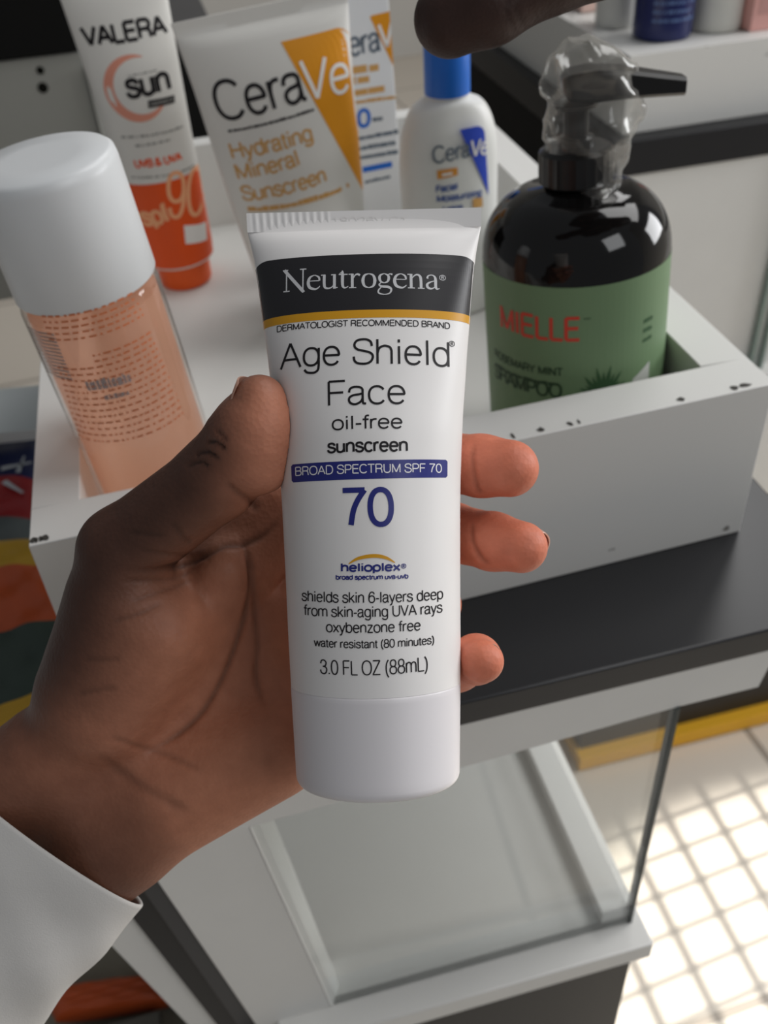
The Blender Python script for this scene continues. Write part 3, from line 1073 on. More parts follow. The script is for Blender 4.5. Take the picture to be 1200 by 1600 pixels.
def tone_hand(V, N, px, cr):
    dorsal = np.array(srgb(78, 50, 39)[:3])
    palm = np.array(srgb(178, 118, 92)[:3])
    pad = np.array(srgb(214, 126, 98)[:3])
    # palm side faces the viewer; the back of hand is everything turned away to the upper left
    face = -N[:, 2]
    d2p, _ = polydist(px, [(-60, 1080), (60, 1000), (130, 850), (230, 770), (360, 660), (385, 600)])
    side = sstep(d2p, 30, 210)
    base = mixc(np.tile(dorsal, (len(V), 1)), palm, side * sstep(face, -.25, .35))
    lowr = sstep(px[:, 0] * .6 + px[:, 1] * .5, 480, 800)
    base = mixc(base, np.array(srgb(206, 138, 106)[:3]), .6 * lowr * side * sstep(px[:, 0], 170, 340))
    # finger pads and thumb pad are redder
    tp, _ = polydist(px, [(412, 740), (420, 640)])
    base = mixc(base, np.array(srgb(214, 142, 112)[:3]), .85 * np.exp(-(tp / 62) ** 2) * sstep(face, -.3, .3))
    tips = (px[:, 0] > 690) * sstep(face, -.55, .1)
    base = mixc(base, pad, tips)
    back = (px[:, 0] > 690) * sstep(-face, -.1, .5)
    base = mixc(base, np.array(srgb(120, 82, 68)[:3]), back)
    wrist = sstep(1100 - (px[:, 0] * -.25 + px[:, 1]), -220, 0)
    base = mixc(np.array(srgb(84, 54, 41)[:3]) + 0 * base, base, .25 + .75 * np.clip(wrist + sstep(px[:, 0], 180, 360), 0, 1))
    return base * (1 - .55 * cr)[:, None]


creases = [
    # fold between thumb and palm
    (((440, 808), (412, 834), (380, 850), (350, 852), (318, 868), (290, 880), (255, 890), (200, 893)), 5.5, .8),
    (((332, 876), (312, 872), (296, 888), (280, 905)), 5, .25),
    (((318, 868), (270, 868), (215, 858)), 4, .35), (((300, 890), (260, 905), (190, 908)), 4, .4),
    (((260, 838), (230, 835), (200, 832)), 4, .35), (((300, 905), (250, 925), (205, 940)), 4, .35),
    (((255, 942), (215, 960), (175, 972)), 4, .4), (((190, 1030), (160, 1032), (130, 1030)), 5, .3), (((185, 1075), (150, 1080), (120, 1085)), 5, .3),
    # life line and companions
    (((372, 832), (388, 870), (391, 920), (375, 985), (352, 1050), (318, 1110), (275, 1150), (225, 1178)), 4.5, .75),
    (((382, 850), (395, 910), (398, 960), (402, 1010), (400, 1060), (415, 1110)), 5, .6),
    (((170, 1150), (210, 1165), (260, 1180), (320, 1208)), 5, .4), (((150, 1175), (200, 1215), (250, 1245), (300, 1270)), 8, .45),
    # thumb joint folds
    (((350, 752), (372, 772), (392, 785), (402, 800)), 5, .55), (((268, 815), (285, 840), (300, 850)), 5, .45),
    (((352, 704), (338, 692), (322, 690)), 3, .9), (((342, 718), (322, 706), (304, 712)), 3, .9), (((328, 730), (312, 722), (292, 728)), 3, .8), (((356, 690), (346, 680), (338, 672)), 3, .6),
    # finger joint folds at the right
    (((742, 690), (738, 720), (745, 760), (752, 772)), 4, .45), (((738, 812), (738, 845), (752, 872), (765, 882)), 4, .5),
]
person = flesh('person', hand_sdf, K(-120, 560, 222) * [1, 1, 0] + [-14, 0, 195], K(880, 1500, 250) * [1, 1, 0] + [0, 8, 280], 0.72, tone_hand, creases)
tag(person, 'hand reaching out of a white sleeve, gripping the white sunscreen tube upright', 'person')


def nail(o, c, n_, t_, w_, l_, material):
    """c centre, n_ outward normal, t_ direction towards the tip (camera-space mm)"""
    c, n_, t_ = (np.array(x, float) for x in (c, n_, t_))
    n_ /= np.linalg.norm(n_)
    t_ -= n_ * (t_ @ n_)
    t_ /= np.linalg.norm(t_)
    b_ = np.cross(n_, t_)
    mb = MB()
    rows = []
    for k, off in ((0, 0.25), (1, -.25)):
        rows = []
        for i in range(9):
            s_ = -1 + 2 * i / 8
            row = []
            for j in range(11):
                u_ = -1 + 2 * j / 10
                wid = w_ * (1 - .25 * max(0, s_) ** 2 - .2 * max(0, -s_) ** 4)
                q = c + t_ * l_ * s_ * (1 - .12 * u_ * u_ * (1 if s_ > 0 else -.3)) + b_ * wid * u_ + n_ * (off - u_ * u_ * w_ * .42 - max(0, s_) ** 2 * .4)
                row.append(q / 1000 @ R + CAM)
            rows.append(row)
        mb.rings(rows, 0, closed=False)
    n0 = 99
    rim = [j for j in range(11)] + [i * 11 + 10 for i in range(1, 9)] + [88 + j for j in range(9, -1, -1)] + [i * 11 for i in range(7, 0, -1)]
    base = len(mb.v) - 198
    mb.f += [(base + a, base + b, base + n0 + b, base + n0 + a) for a, b in zip(rim, rim[1:] + rim[:1])]
    mb.m += [0] * len(rim)
    ob = mb.build('fingernail', material, None, smooth=60)
    ob.parent = o
    ob.matrix_parent_inverse = Matrix.Translation(-o.location)
    return ob


bone = lambda pts, i: pts[i + 1][0] - pts[i][0]
nail(person, THUMB[-1][0] + np.array([-5.3, -.6, 2.1]), (-.84, -.3, .45), bone(THUMB, 3), 4.9, 5.6, M_nail)
for nme, up in (('index', (0, -.25, 1)), ('middle', (0.05, -.45, 1)), ('ring', (0.1, -.5, .9)), ('pinky', (.2, -.3, 1))):
    pts = FING[nme]
    n_ = np.array(up, float)
    t_ = bone(pts, len(pts) - 2)
    t_ = t_ / np.linalg.norm(t_)
    n_ = n_ - t_ * (n_ @ t_)
    n_ /= np.linalg.norm(n_)
    rr = pts[-1][1]
    nail(person, pts[-1][0] + n_ * (rr - .3) - t_ * (1.2 if nme != 'middle' else .2), n_, t_, rr * .66, rr * .72, M_nail)

# sleeve: an oval cuff running along the forearm
M_cloth, nt, p = nodes('white_cotton')
p.inputs['Base Color'].default_value = srgb(208, 205, 201)
p.inputs['Roughness'].default_value = .85
tcn = nt.nodes.new('ShaderNodeTexCoord')
n1 = nt.nodes.new('ShaderNodeTexNoise'); n1.inputs['Scale'].default_value = 55
w1 = nt.nodes.new('ShaderNodeTexNoise'); w1.inputs['Scale'].default_value = 2600
nt.links.new(tcn.outputs['Object'], n1.inputs['Vector']); nt.links.new(tcn.outputs['Object'], w1.inputs['Vector'])
ad = nt.nodes.new('ShaderNodeMath'); ad.operation = 'MULTIPLY_ADD'; ad.inputs[1].default_value = .12
nt.links.new(w1.outputs['Fac'], ad.inputs[0]); nt.links.new(n1.outputs['Fac'], ad.inputs[2])
bp = nt.nodes.new('ShaderNodeBump'); bp.inputs['Strength'].default_value = .35; bp.inputs['Distance'].default_value = .0015
nt.links.new(ad.outputs[0], bp.inputs['Height']); nt.links.new(bp.outputs['Normal'], p.inputs['Normal'])


def sleeve(o, c0, c1, u0, w0, u1, w1_, tilt, n=72, len_=24, bulge=0.0):
    """open cloth tube from rim centre c0 to c1; u*, w*: half-axis vectors at both ends"""
    mb = MB()
    rows = []
    prof = [(0.012, -.9), (0.002, -.55), (0.0, 0.0), (0.006, .35)] + [(t, .45) for t in np.linspace(.02, 1, len_)]
    inner = [(t, -1.0) for t in np.linspace(.35, .02, 8)]
    for t, off in inner + prof:
        row = []
        for j in range(n):
            a = 2 * pi * j / n
            c = c0 + (c1 - c0) * t
            u_ = u0 + (u1 - u0) * t
            w_ = w0 + (w1_ - w0) * t
            q = c + u_ * math.cos(a) + w_ * math.sin(a)
            rad = u_ * math.cos(a) + w_ * math.sin(a)
            rad = rad / np.linalg.norm(rad)
            wr = .55 * math.sin(3 * a + 9 * t) * min(1, t * 4) + .35 * math.sin(5 * a - 16 * t + 1) * min(1, t * 4)
            q = q + rad * (off + wr) + tilt * math.cos(a) * (1 - t)
            row.append(q / 1000 @ R + CAM)
        rows.append(row)
    mb.rings(rows, 0, closed=True, cap0=False, cap1=False)
    ob = mb.build('sleeve', M_cloth, None, smooth=80, fix=True)
    ob.parent = o
    ob.matrix_parent_inverse = Matrix.Translation(-o.location)
    return ob


c0 = K(88, 1318, 252)
c1 = K(-130, 1560, 256)
axd = (c1 - c0) / np.linalg.norm(c1 - c0)
u0 = K(223, 1412, 254) - c0
u1 = K(10, 1660, 258) - c1
w0 = c0 / np.linalg.norm(c0) * 21.0 - axd * 3.0
sleeve(person, c0, c1, u0, w0, u1, w0 * 1.2, np.zeros(3))

# ------------------------------------------------------------------ second hand, index finger stretched over the blue cap
FI2 = [(K(1010, -90, 250), 11.0), (K(865, -48, 250), 10.2), (K(765, 6, 252), 10.0), (K(703, 30, 256), 9.8)]


def hand2_sdf(P):
    d = chain(P, FI2, 3)
    # curled middle, ring and little finger, thumb, palm and wrist above the picture
    pal = None
    for i, (k, kn) in enumerate(((K(1010, -90, 250), 10.5), (K(1035, -150, 258), 10.5), (K(1060, -210, 264), 10), (K(1090, -265, 268), 9))):
        s_ = seg(P, K(1430 + 12 * i, -230 - 30 * i, 256 + 3 * i), k, 12, kn)
        pal = s_ if pal is None else smin(pal, s_, 9)
    d = smin(d, pal, 5)
    for i, b in enumerate((K(1035, -150, 258), K(1060, -210, 264), K(1090, -265, 268))):
        f = chain(P, [(b, 10 - .6 * i), (b + [-24, -10, 12], 9 - .6 * i), (b + [-12, -8, 30], 8 - .6 * i), (b + [8, -4, 30], 7 - .5 * i)], 2)
        d = smin(d, f, 1.5)
    th = chain(P, [(K(1330, -180, 246), 13), (K(1190, -120, 236), 11), (K(1080, -110, 232), 9.5), (K(1010, -130, 234), 8)], 2.5)
    d = smin(d, th, 4)
    return smin(d, seg(P, K(1420, -250, 260), K(1640, -390, 262), 20, 22), 12)


def tone2(V, N, px, cr):
    d_ = np.array(srgb(62, 42, 36)[:3])
    return np.tile(d_, (len(V), 1)) * (1 - .4 * cr)[:, None]


person2 = flesh('person', hand2_sdf, K(560, -560, 300) * [1, 1, 0] + [0, 0, 215], K(1640, 240, 280) * [1, 1, 0] + [0, 0, 320], 1.0, tone2,
                [(((800, -10), (792, 20), (806, 50)), 5, .4), (((812, -16), (806, 14), (818, 44)), 5, .4)])
tag(person2, 'dark outstretched finger of another hand reaching in over the blue-capped bottle', 'person')
nail(person2, FI2[-1][0] + np.array([-1.0, -4.6, 7.6]), (-.1, -.52, .85), bone(FI2, 2), 6.2, 6.5, M_nail_d)

# ------------------------------------------------------------------ packaging in the tray
def proj(p):
    c = R @ (np.array(p) - CAM)
    return np.array([600 + F * c[0] / c[2], 800 + F * c[1] / c[2], c[2]])


def local_ray(o, px, py):
    Mi = np.linalg.inv(np.array(o.matrix_basis))
    a = (Mi @ np.append(CAM, 1))[:3]
    d = Mi[:3, :3] @ ray(px, py)
    return a, d


def mapper(o, surf_y):
    """pixel -> (u, z) on the front surface y = surf_y(u, z) of object o (local axes)"""
    def f(px, py):
        a, d = local_ray(o, px, py)
        y = 0.0
        for _ in range(12):
            t = (y - a[1]) / d[1]
            q = a + d * t
            y = surf_y(q[0], q[2])
        return (q[0], q[2])
    return f


def stand(name, label, cat, base, tilt=0, lean=0, yaw_=0, group=None):
    return empty(name, base, label, cat, group, (math.radians(lean), math.radians(tilt), math.radians(yaw_)))


def upd(o):
    bpy.context.view_layer.update()
    return o


def standing_tube(o, tube, zt_, cap_prof, body_mat, cap_mat, n=64):
    """tube hangs from local height zt_ (top of the crimp) down to its cap on z = 0"""
    m = MB()
    cv = tube.crimp
    vv = np.concatenate([[0, cv * .5, cv], np.linspace(cv + .0006, tube.L, 48)])
    m.rings([[(x, y, z + zt_) for x, y, z in tube.ring(v, n)] for v in vv])
    bot = zt_ - tube.L
    a = tube.a(tube.L)
    m.rings([[(r * math.cos(2 * pi * j / n), -r * math.sin(2 * pi * j / n), bot - dz) for j in range(n)] for r, dz in ((a, 0), (a * .96, .0012), (a * .8, .0024), (a * .5, .003))], 0)
    m.build('tube_body', body_mat, o, smooth=60)
    MB().lathe(cap_prof, n).build('cap', cap_mat, o, smooth=35)
    s0, s1 = tube.surf(0.00010), tube.surf(0.00022)
    f0 = lambda u, v: (lambda q: (q[0], q[1], q[2] + zt_))(s0(u, v - zt_))
    f1 = lambda u, v: (lambda q: (q[0], q[1], q[2] + zt_))(s1(u, v - zt_))

    def sy(u, z):
        d = min(max(0, zt_ - z), tube.L)
        a_, b_ = tube.a(d), tube.b(d)
        t = min(.98, abs(u) / a_)
        return -b_ * math.sqrt(1 - t * t)
    return f0, f1, mapper(o, sy)


def text_px(m, mp, s, x0, y0, x1, y1, cap, sf, mi, wt=.12, tr=0.0):
    """cap: capital height in metres"""
    put_text(m, s, mp(x0, y0), mp(x1, y1), cap, sf, mi, wt, tr, step=.0015)


def squiggle(m, mp, x0, y0, x1, y1, h, sf, mi, seed=0, fill=.72):
    """a line of print too small to read: short dashes of uneven length"""
    r = random.Random(seed)
    p0, p1 = np.array(mp(x0, y0)), np.array(mp(x1, y1))
    L = np.linalg.norm(p1 - p0)
    x = 0
    e = (p1 - p0) / L
    up = np.array([-e[1], e[0]])
    while x < L:
        w_ = h * r.uniform(.6, 2.6)
        xe = min(L, x + w_)
        hh = h * r.uniform(.7, 1)
        put_quad(m, [p0 + e * x + up * hh, p0 + e * xe + up * hh, p0 + e * xe, p0 + e * x], sf, mi, 1)
        x = xe + h * r.uniform(.25, 1.1) * (1 - fill) * 3


TUBE_WHITE = mat('satin_tube_plastic', (222, 220, 214), .42, .4)
ORANGE = mat('orange_plastic', (236, 92, 24), .35, .45)
ORANGE_INK = mat('orange_ink', (232, 84, 20), .4, .4)
SALMON = mat('salmon_ink', (222, 150, 128), .5, .3)
GREY_INK = mat('grey_ink', (150, 150, 146), .6, .3)
PEACH_INK = mat('peach_ink', (244, 176, 130), .5, .3)
AMBER = mat('amber_ink', (224, 148, 24), .45, .35)
TAN_INK = mat('tan_ink', (208, 160, 96), .5, .3)
WHITE_INK = mat('white_print', (238, 236, 232), .5, .3)

# ---- white and orange tube standing on its orange cap
vt_ = stand('sunscreen_tube', 'white tube with an orange foot and cap standing left at the back of the tray', 'sunscreen tube', (-0.001, 0.549, ZF), tilt=-2.6, group=None)
upd(vt_)
VL = 0.160
vtube = Tube(VL, [(0, .0275), (.02, .0262), (.05, .0245), (.09, .0226), (.13, .0211), (.155, .0202), (VL, .0196)], .0198, .006, .105).smooth()
zt_ = VL + .0165
cp = [(.0140, 0), (.0150, .0008), (.0154, .002), (.0162, .015), (.0160, .0162), (.013, .0165)]
f0, f1, mp = standing_tube(vt_, vtube, zt_, cp, TUBE_WHITE, ORANGE)
m = MB()
# orange foot
zl = mp(215, 286)[1]
zr_ = mp(300, 272)[1]
rows = []
for f in np.linspace(-.9995, .9995, 61):
    col = []
    zt0 = (zl + zr_) / 2
    for k in range(9):
        z = zt0 + (zt_ - VL + .0003 - zt0) * k / 8
        u = f * vtube.a(zt_ - z)
        col.append(f0(u, z))
    rows.append(col)
m.rings(rows, 0, closed=False)
text_px(m, mp, 'VALERA', 132, 74, 263, 53, .0098, f0, 1, .19)
# salmon crescent
c_ = np.array(mp(212, 139))
ro = abs(mp(260, 132)[0] - c_[0])
ang = np.linspace(math.radians(62), math.radians(330), 60)
st = []
for a_ in ang:
    wv = ro * (.02 + .30 * max(0, math.sin((a_ - math.radians(62)) / math.radians(268) * pi)) ** .8)
    st.append((c_[0] + (ro - wv / 2) * math.cos(a_), c_[1] + (ro - wv / 2) * 1.0 * math.sin(a_), wv))
put_stroke(m, st, f0, 2, 2)
text_px(m, mp, 'sun', 201, 156, 268, 141, .0128, f1, 1, .17)
f2 = lambda u, v: (lambda q: (q[0], q[1] - .00015, q[2]))(f1(u, v))
put_quad(m, [mp(231, 157), mp(272, 148), mp(273, 160), mp(232, 169)], f1, 1, 6)
squiggle(m, mp, 235, 164.5, 270, 156, .0011, f2, 3, 3, .8)
squiggle(m, mp, 200, 120, 245, 111, .0009, f0, 3, 4)
squiggle(m, mp, 190, 216, 286, 199, .0013, f0, 3, 5)
squiggle(m, mp, 212, 230, 268, 219, .0013, f0, 3, 6)
text_px(m, mp, 'UVB & UVA', 212, 263, 285, 250, .0048, f0, 4, .21)
squiggle(m, mp, 206, 278, 303, 260, .0013, f0, 3, 7)
text_px(m, mp, 'spf', 226, 354, 270, 346, .0115, f1, 5, .2)
text_px(m, mp, '90', 262, 342, 318, 333, .026, f1, 5, .085)
put_quad(m, [mp(287, 352), mp(321, 346), mp(323, 374), mp(290, 381)], f1, 6, 6)
m.build('label', [ORANGE_INK, INK, SALMON, GREY_INK, ORANGE_INK, PEACH_INK, WHITE_INK], vt_, smooth=0, fix=False)

# ---- big white tube with an amber corner
ct = stand('sunscreen_tube', 'large white tube with an amber corner triangle standing in the tray behind the held tube', 'sunscreen tube', (0.0680, 0.474, ZF), tilt=-4.6, yaw_=0)
upd(ct)
ztop = .1
for z in np.linspace(.1, .2, 400):
    q = proj(np.array(ct.matrix_basis @ Vector((0, 0, z))))
    if q[1] < 8:
        break
ztop = z
dd = q[2]
CL = ztop - .02
ha = 288 / 2 * dd / F * .985
ctube = Tube(CL, [(0, ha), (.006, ha * .985), (.03, ha * .93), (.06, ha * .88), (.09, ha * .83), (CL * .85, ha * .76), (CL, ha * .70)], ha * .70, .0062, 4 * ha * 1.0).smooth()
cp = [(.017, 0), (.0178, .001), (.0186, .019), (.018, .0198), (.014, .02)]
f0, f1, mp = standing_tube(ct, ctube, ztop, cp, TUBE_WHITE, TUBE_WHITE)


def flag(m, mp, tl_, tr1, tr2, apex, sf, mi, n=26):
    """triangle with a rounded upper right corner, its point at the bottom"""
    A, B, B2, Cc = (np.array(mp(*p)) for p in (tl_, tr1, tr2, apex))
    right = [B + (B2 - B) * (1 - math.cos(t)) * np.array([0, 1]) + (B2 - B) * math.sin(t) * np.array([1, 0]) for t in np.linspace(0, pi / 2, 8)]
    right += [B2 + (Cc - B2) * t for t in np.linspace(.04, 1, n)]
    # sweep rows downward: right outline against the slanted left edge
    top = [A + (B - A) * t for t in np.linspace(0, 1, 12)]
    rows = []
    for r in right:
        zz = r[1]
        t = np.clip((A[1] - zz) / (A[1] - Cc[1]), 0, 1)
        l = A + (Cc - A) * t
        l = np.array([l[0], zz]) if zz <= A[1] else np.array([A[0] + (B[0] - A[0]) * (zz - A[1]) / max(1e-6, B[1] - A[1]), zz])
        rows.append([sf(*(l + (r - l) * k / 10)) for k in range(11)])
    m.rings(rows, mi, closed=False)


m = MB()
flag(m, mp, (438, 64), (524, 44), (550, 66), (567, 298), f0, 1)
text_px(m, mp, 'Cera', 345, 191, 482, 157, .0178, f1, 0, .10)
text_px(m, mp, 'Ve', 476, 160, 547, 142, .0178, f1, 2, .10)
squiggle(m, mp, 357, 207, 491, 173, .0013, f0, 0, 11, .9)
text_px(m, mp, 'Hydrating', 364, 249, 490, 220, .0079, f0, 3, .15)
text_px(m, mp, 'Mineral', 373, 281, 469, 259, .0079, f0, 3, .15)
text_px(m, mp, 'Sunscreen', 381, 314, 511, 284, .0079, f0, 3, .15)
squiggle(m, mp, 388, 330, 546, 292, .0026, f0, 3, 12, .95)
m.build('label', [INK, AMBER, WHITE_INK, TAN_INK], ct, smooth=0, fix=False)

# ---- carton of the same kind behind it
bx = stand('carton', 'white carton with an amber triangle and blue print, half hidden behind the large tube', 'carton', (0.1055, 0.535, ZF), tilt=-1.5, yaw_=4)
upd(bx)
bw, bd, bh = .0235, .016, .150
CARD = mat('white_card', (228, 229, 230), .55, .3)
q = proj(np.array(bx.matrix_basis @ Vector((bw, -bd, .1))))
m = MB().box(-bw, bw, -bd, bd, 0, bh)
m.build('box_body', CARD, bx, smooth=0, bevel=.0006)
mp = mapper(bx, lambda u, z: -bd)
f0 = lambda u, v: (min(u, bw), -bd - .00008, v)
f1 = lambda u, v: (min(u, bw), -bd - .00018, v)
BLUE = mat('blue_print', (44, 110, 205), .5, .3)
NAVY_GREY = mat('slate_ink', (96, 108, 122), .6, .3)
m = MB()
flag(m, mp, (577, 25), (624, 14), (637, 24), (638, 152), f0, 1)
text_px(m, mp, 'Cera', 524, 95, 596, 80, .0128, f1, 0, .12)
text_px(m, mp, 'Ve', 594, 78, 634, 70, .0128, f1, 2, .13)
for i, (xa, ya, xb, yb) in enumerate(((545, 117, 592, 110), (545, 133, 578, 128), (545, 152, 601, 143))):
    squiggle(m, mp, xa, ya, xb, yb, .0042, f0, 3, 20 + i, .9)
squiggle(m, mp, 545, 164, 620, 154, .0020, f0, 3, 24, .95)
text_px(m, mp, '30', 538, 204, 579, 199, .0105, f0, 4, .2)
squiggle(m, mp, 582, 190, 598, 188, .002, f0, 0, 25, .95)
for i, (xa, ya, xb, yb) in enumerate(((545, 222, 625, 208), (545, 238, 618, 226), (545, 252, 622, 240))):
    squiggle(m, mp, xa, ya, xb, yb, .0024, f0, 0, 26 + i, .95)
put_quad(m, [mp(566, 261), mp(612, 252), mp(613, 261), mp(567, 270)], f0, 4, 3)
squiggle(m, mp, 570, 287, 610, 278, .0018, f0, 0, 29, .95)
m.build('label', [NAVY_GREY, AMBER, WHITE_INK, TAN_INK, BLUE], bx, smooth=0, fix=False)

# ---- lotion bottle with a blue cap
lb = stand('lotion_bottle', 'oval white lotion bottle with a bright blue cap in the tray', 'bottle', (0.1400, 0.4625, ZF), tilt=-.4, yaw_=6)
upd(lb)
def zat(o, ypx):
    zz = np.linspace(0, .25, 1000)
    ys = [proj(np.array(o.matrix_basis @ Vector((0, 0, z))))[1] for z in zz]
    return float(np.interp(-ypx, [-y for y in ys], zz))


zs, zn, zc_ = zat(lb, 258), zat(lb, 144), zat(lb, 66)
dl = proj(np.array(lb.matrix_basis @ Vector((0, 0, zs))))[2]
hw = 79 * dl / F
hd = hw * .62
rows = []
n = 72
zprof = [(.9, .0, ), (.98, .0012), (1.0, .004)] + [(1.0, z) for z in np.linspace(.01, zs, 10)]
for t in np.linspace(.08, 1, 16):
    zprof.append((1 - (1 - .0118 / hw) * (1 - math.sqrt(max(0, 1 - t ** 2.3))), zs + (zn - zs) * .93 * t))
for k, z in zprof:
    a_ = hw * k
    b_ = max(hd * (k if k < .98 else 1) if z > zs else hd * k, 0)
    if z > zs:
        s_ = (z - zs) / ((zn - zs) * .93)
        b_ = hd + (.0118 - hd) * s_ ** 2.0
        a_ = max(a_, .0118)
    rows.append([(a_ * math.copysign(abs(math.cos(2 * pi * j / n)) ** .8, math.cos(2 * pi * j / n)), b_ * math.copysign(abs(math.sin(2 * pi * j / n)) ** .9, math.sin(2 * pi * j / n)), z) for j in range(n)])
rows += [[(.0104 * math.cos(2 * pi * j / n), .0104 * math.sin(2 * pi * j / n), z) for j in range(n)] for z in (zn - .0015, zn + .002)]
m = MB().rings(rows)
BOTTLE_WHITE = mat('milky_bottle_plastic', (226, 226, 222), .38, .4)
m.build('bottle_body', BOTTLE_WHITE, lb, smooth=50)
CAPBLUE = mat('blue_cap_plastic', (34, 108, 205), .35, .45)
rc = 36.5 * proj(np.array(lb.matrix_basis @ Vector((0, 0, (zn + zc_) / 2))))[2] / F
MB().lathe([(rc * .99, zn), (rc, zn + .0006), (rc * .99, zc_ - .001), (rc * .96, zc_), (rc * .5, zc_ + .0002)], 64).build('cap', CAPBLUE, lb, smooth=40)
sy = lambda u, z: -hd * max(.05, 1 - min(.98, abs(u) / hw) ** 2.4) ** .47
f0 = lambda u, v: (u, sy(u, v) - .0005, v)
f1 = lambda u, v: (u, sy(u, v) - .0008, v)
mp = mapper(lb, sy)
m = MB()
flag(m, mp, (717, 201), (742, 197), (757, 210), (763, 304), f0, 1)
text_px(m, mp, 'Cera', 676, 256, 735, 244, .0088, f1, 0, .12)
text_px(m, mp, 'Ve', 734, 246, 761, 240, .0088, f1, 2, .13)
put_quad(m, [mp(682, 266), mp(714, 261), mp(715, 273), mp(683, 280)], f0, 3, 4)
squiggle(m, mp, 690, 275, 706, 272, .0018, f1, 2, 30, .95)
text_px(m, mp, 'Facial', 681, 301, 714, 296, .0038, f0, 4, .2)
text_px(m, mp, 'Moisturizing', 682, 316, 752, 305, .0038, f0, 4, .2)
text_px(m, mp, 'Lotion', 692, 333, 722, 328, .0038, f0, 4, .2)
put_quad(m, [mp(738, 310), mp(753, 307), mp(754, 322), mp(739, 325)], f0, 5, 2)
m.build('label', [NAVY_GREY, mat('flag_blue', (44, 74, 190), .45, .35), WHITE_INK, mat('orange_pill', (222, 150, 60), .5), mat('slate_blue_ink', (78, 100, 160), .5), TAN_INK], lb, smooth=0, fix=False)

# ---- tall toner bottle with a white cap, tinted glass
tb = stand('toner_bottle', 'peach-tinted clear bottle with a big white cap, leaning in the tray corner', 'bottle', (-0.0235, 0.3105, ZF + .0018), tilt=-5.0)
upd(tb)
rb = .0237
zc0, zc1 = .1145, .1560
M_peach = glass_mat('peach_glass', (1.0, .95, .92, 1), .05, .02)
m = MB().lathe([(rb * .92, 0), (rb * .985, .0008), (rb, .0025), (rb, zc0 - .004), (rb * .97, zc0 - .0015), (rb * .8, zc0), (.013, zc0), (.013, zc0 + .012), (.0, zc0 + .012)], 96, cap1=False)
m.build('bottle_body', M_peach, tb, smooth=40)
ml, nt, p = nodes('peach_liquid')
nt.nodes.remove(p)
tr_ = nt.nodes.new('ShaderNodeBsdfTransparent'); tr_.inputs[0].default_value = (1.0, .84, .75, 1)
tl2 = nt.nodes.new('ShaderNodeBsdfTranslucent'); tl2.inputs[0].default_value = srgb(255, 214, 190)
df = nt.nodes.new('ShaderNodeBsdfDiffuse'); df.inputs[0].default_value = srgb(246, 206, 182)
m1 = nt.nodes.new('ShaderNodeMixShader'); m1.inputs[0].default_value = .5
m2 = nt.nodes.new('ShaderNodeMixShader'); m2.inputs[0].default_value = .48
nt.links.new(tl2.outputs[0], m1.inputs[1]); nt.links.new(df.outputs[0], m1.inputs[2])
nt.links.new(tr_.outputs[0], m2.inputs[1]); nt.links.new(m1.outputs[0], m2.inputs[2])
nt.links.new(m2.outputs[0], nt.nodes['Material Output'].inputs[0])
MB().lathe([(rb * .82, .006), (rb * .93, .0075), (rb * .935, .085), (rb * .935, zc0 - .006)], 96).build('liquid', ml, tb, smooth=40)
cr_ = rb * 1.0
MB().lathe([(cr_ * .985, zc0), (cr_ * 1.003, zc0 + .0006), (cr_ * .985, zc1 - .004), (cr_ * .965, zc1 - .0013), (cr_ * .9, zc1), (cr_ * .5, zc1 + .0002)], 96).build('cap', mat('white_cap_gloss', (224, 226, 227), .33, .45), tb, smooth=50)
cyl = lambda r, l: (lambda u, v: ((r + l) * math.sin(u / r), -(r + l) * math.cos(u / r), v))


def cylmap(o, r):
    def f(px, py):
        a, d = local_ray(o, px, py)
        A, B, Cq = d[0] ** 2 + d[1] ** 2, a[0] * d[0] + a[1] * d[1], a[0] ** 2 + a[1] ** 2 - r * r
        disc = max(0, B * B - A * Cq)
        q = a + d * ((-B - math.sqrt(disc)) / A)
        return (r * math.atan2(q[0], -q[1]), q[2])
    return f


mp = cylmap(tb, rb)
f0 = cyl(rb, .00012)
m = MB()
for i in range(22):
    t = .06 + .94 * i / 21
    xa, ya, xb, yb = 62 + 62 * t, 482 + 200 * t, 205 + 82 * t, 447 + 196 * t
    if i in (7, 8):
        xa += 60
    if i in (5, 6):
        continue
    a0, a1 = mp(xa, ya), mp(xb, yb)
    z = (a0[1] + a1[1]) / 2
    r_ = random.Random(50 + i)
    u = a0[0]
    while u < a1[0]:
        ue = min(a1[0], u + r_.uniform(.0007, .0026))
        put_quad(m, [(u, z + .0007), (ue, z + .0007), (ue, z), (u, z)], f0, 0, 1)
        u = ue + r_.uniform(.0005, .0014)
# grey logo patch in the middle and pale barcode lines at the left edge
for k, (xa, ya, xb, yb, h_) in enumerate(((138, 610, 205, 592, .0042), (165, 625, 200, 616, .0022))):
    a0, a1 = mp(xa, ya), mp(xb, yb)
    u = a0[0]; r_ = random.Random(80 + k)
    while u < a1[0]:
        ue = u + r_.uniform(.0008, .002)
        put_quad(m, [(u, a0[1] + h_ * r_.uniform(.6, 1)), (ue, a0[1] + h_ * r_.uniform(.6, 1)), (ue, a0[1]), (u, a0[1])], f0, 1, 1)
        u = ue + .0003
for i in range(13):
    t = i / 12
    a0, a1 = mp(44 + 30 * t, 512 + 68 * t), mp(76 + 28 * t, 502 + 68 * t)
    put_quad(m, [(a0[0], a0[1] + .0008), (a1[0], a0[1] + .0008), (a1[0], a0[1]), (a0[0], a0[1])], f0, 1, 2)
m.build('label', [mat('rust_ink', (204, 122, 82), .6, .2), mat('pale_grey_ink', (176, 160, 156), .6, .2)], tb, smooth=0, fix=False)

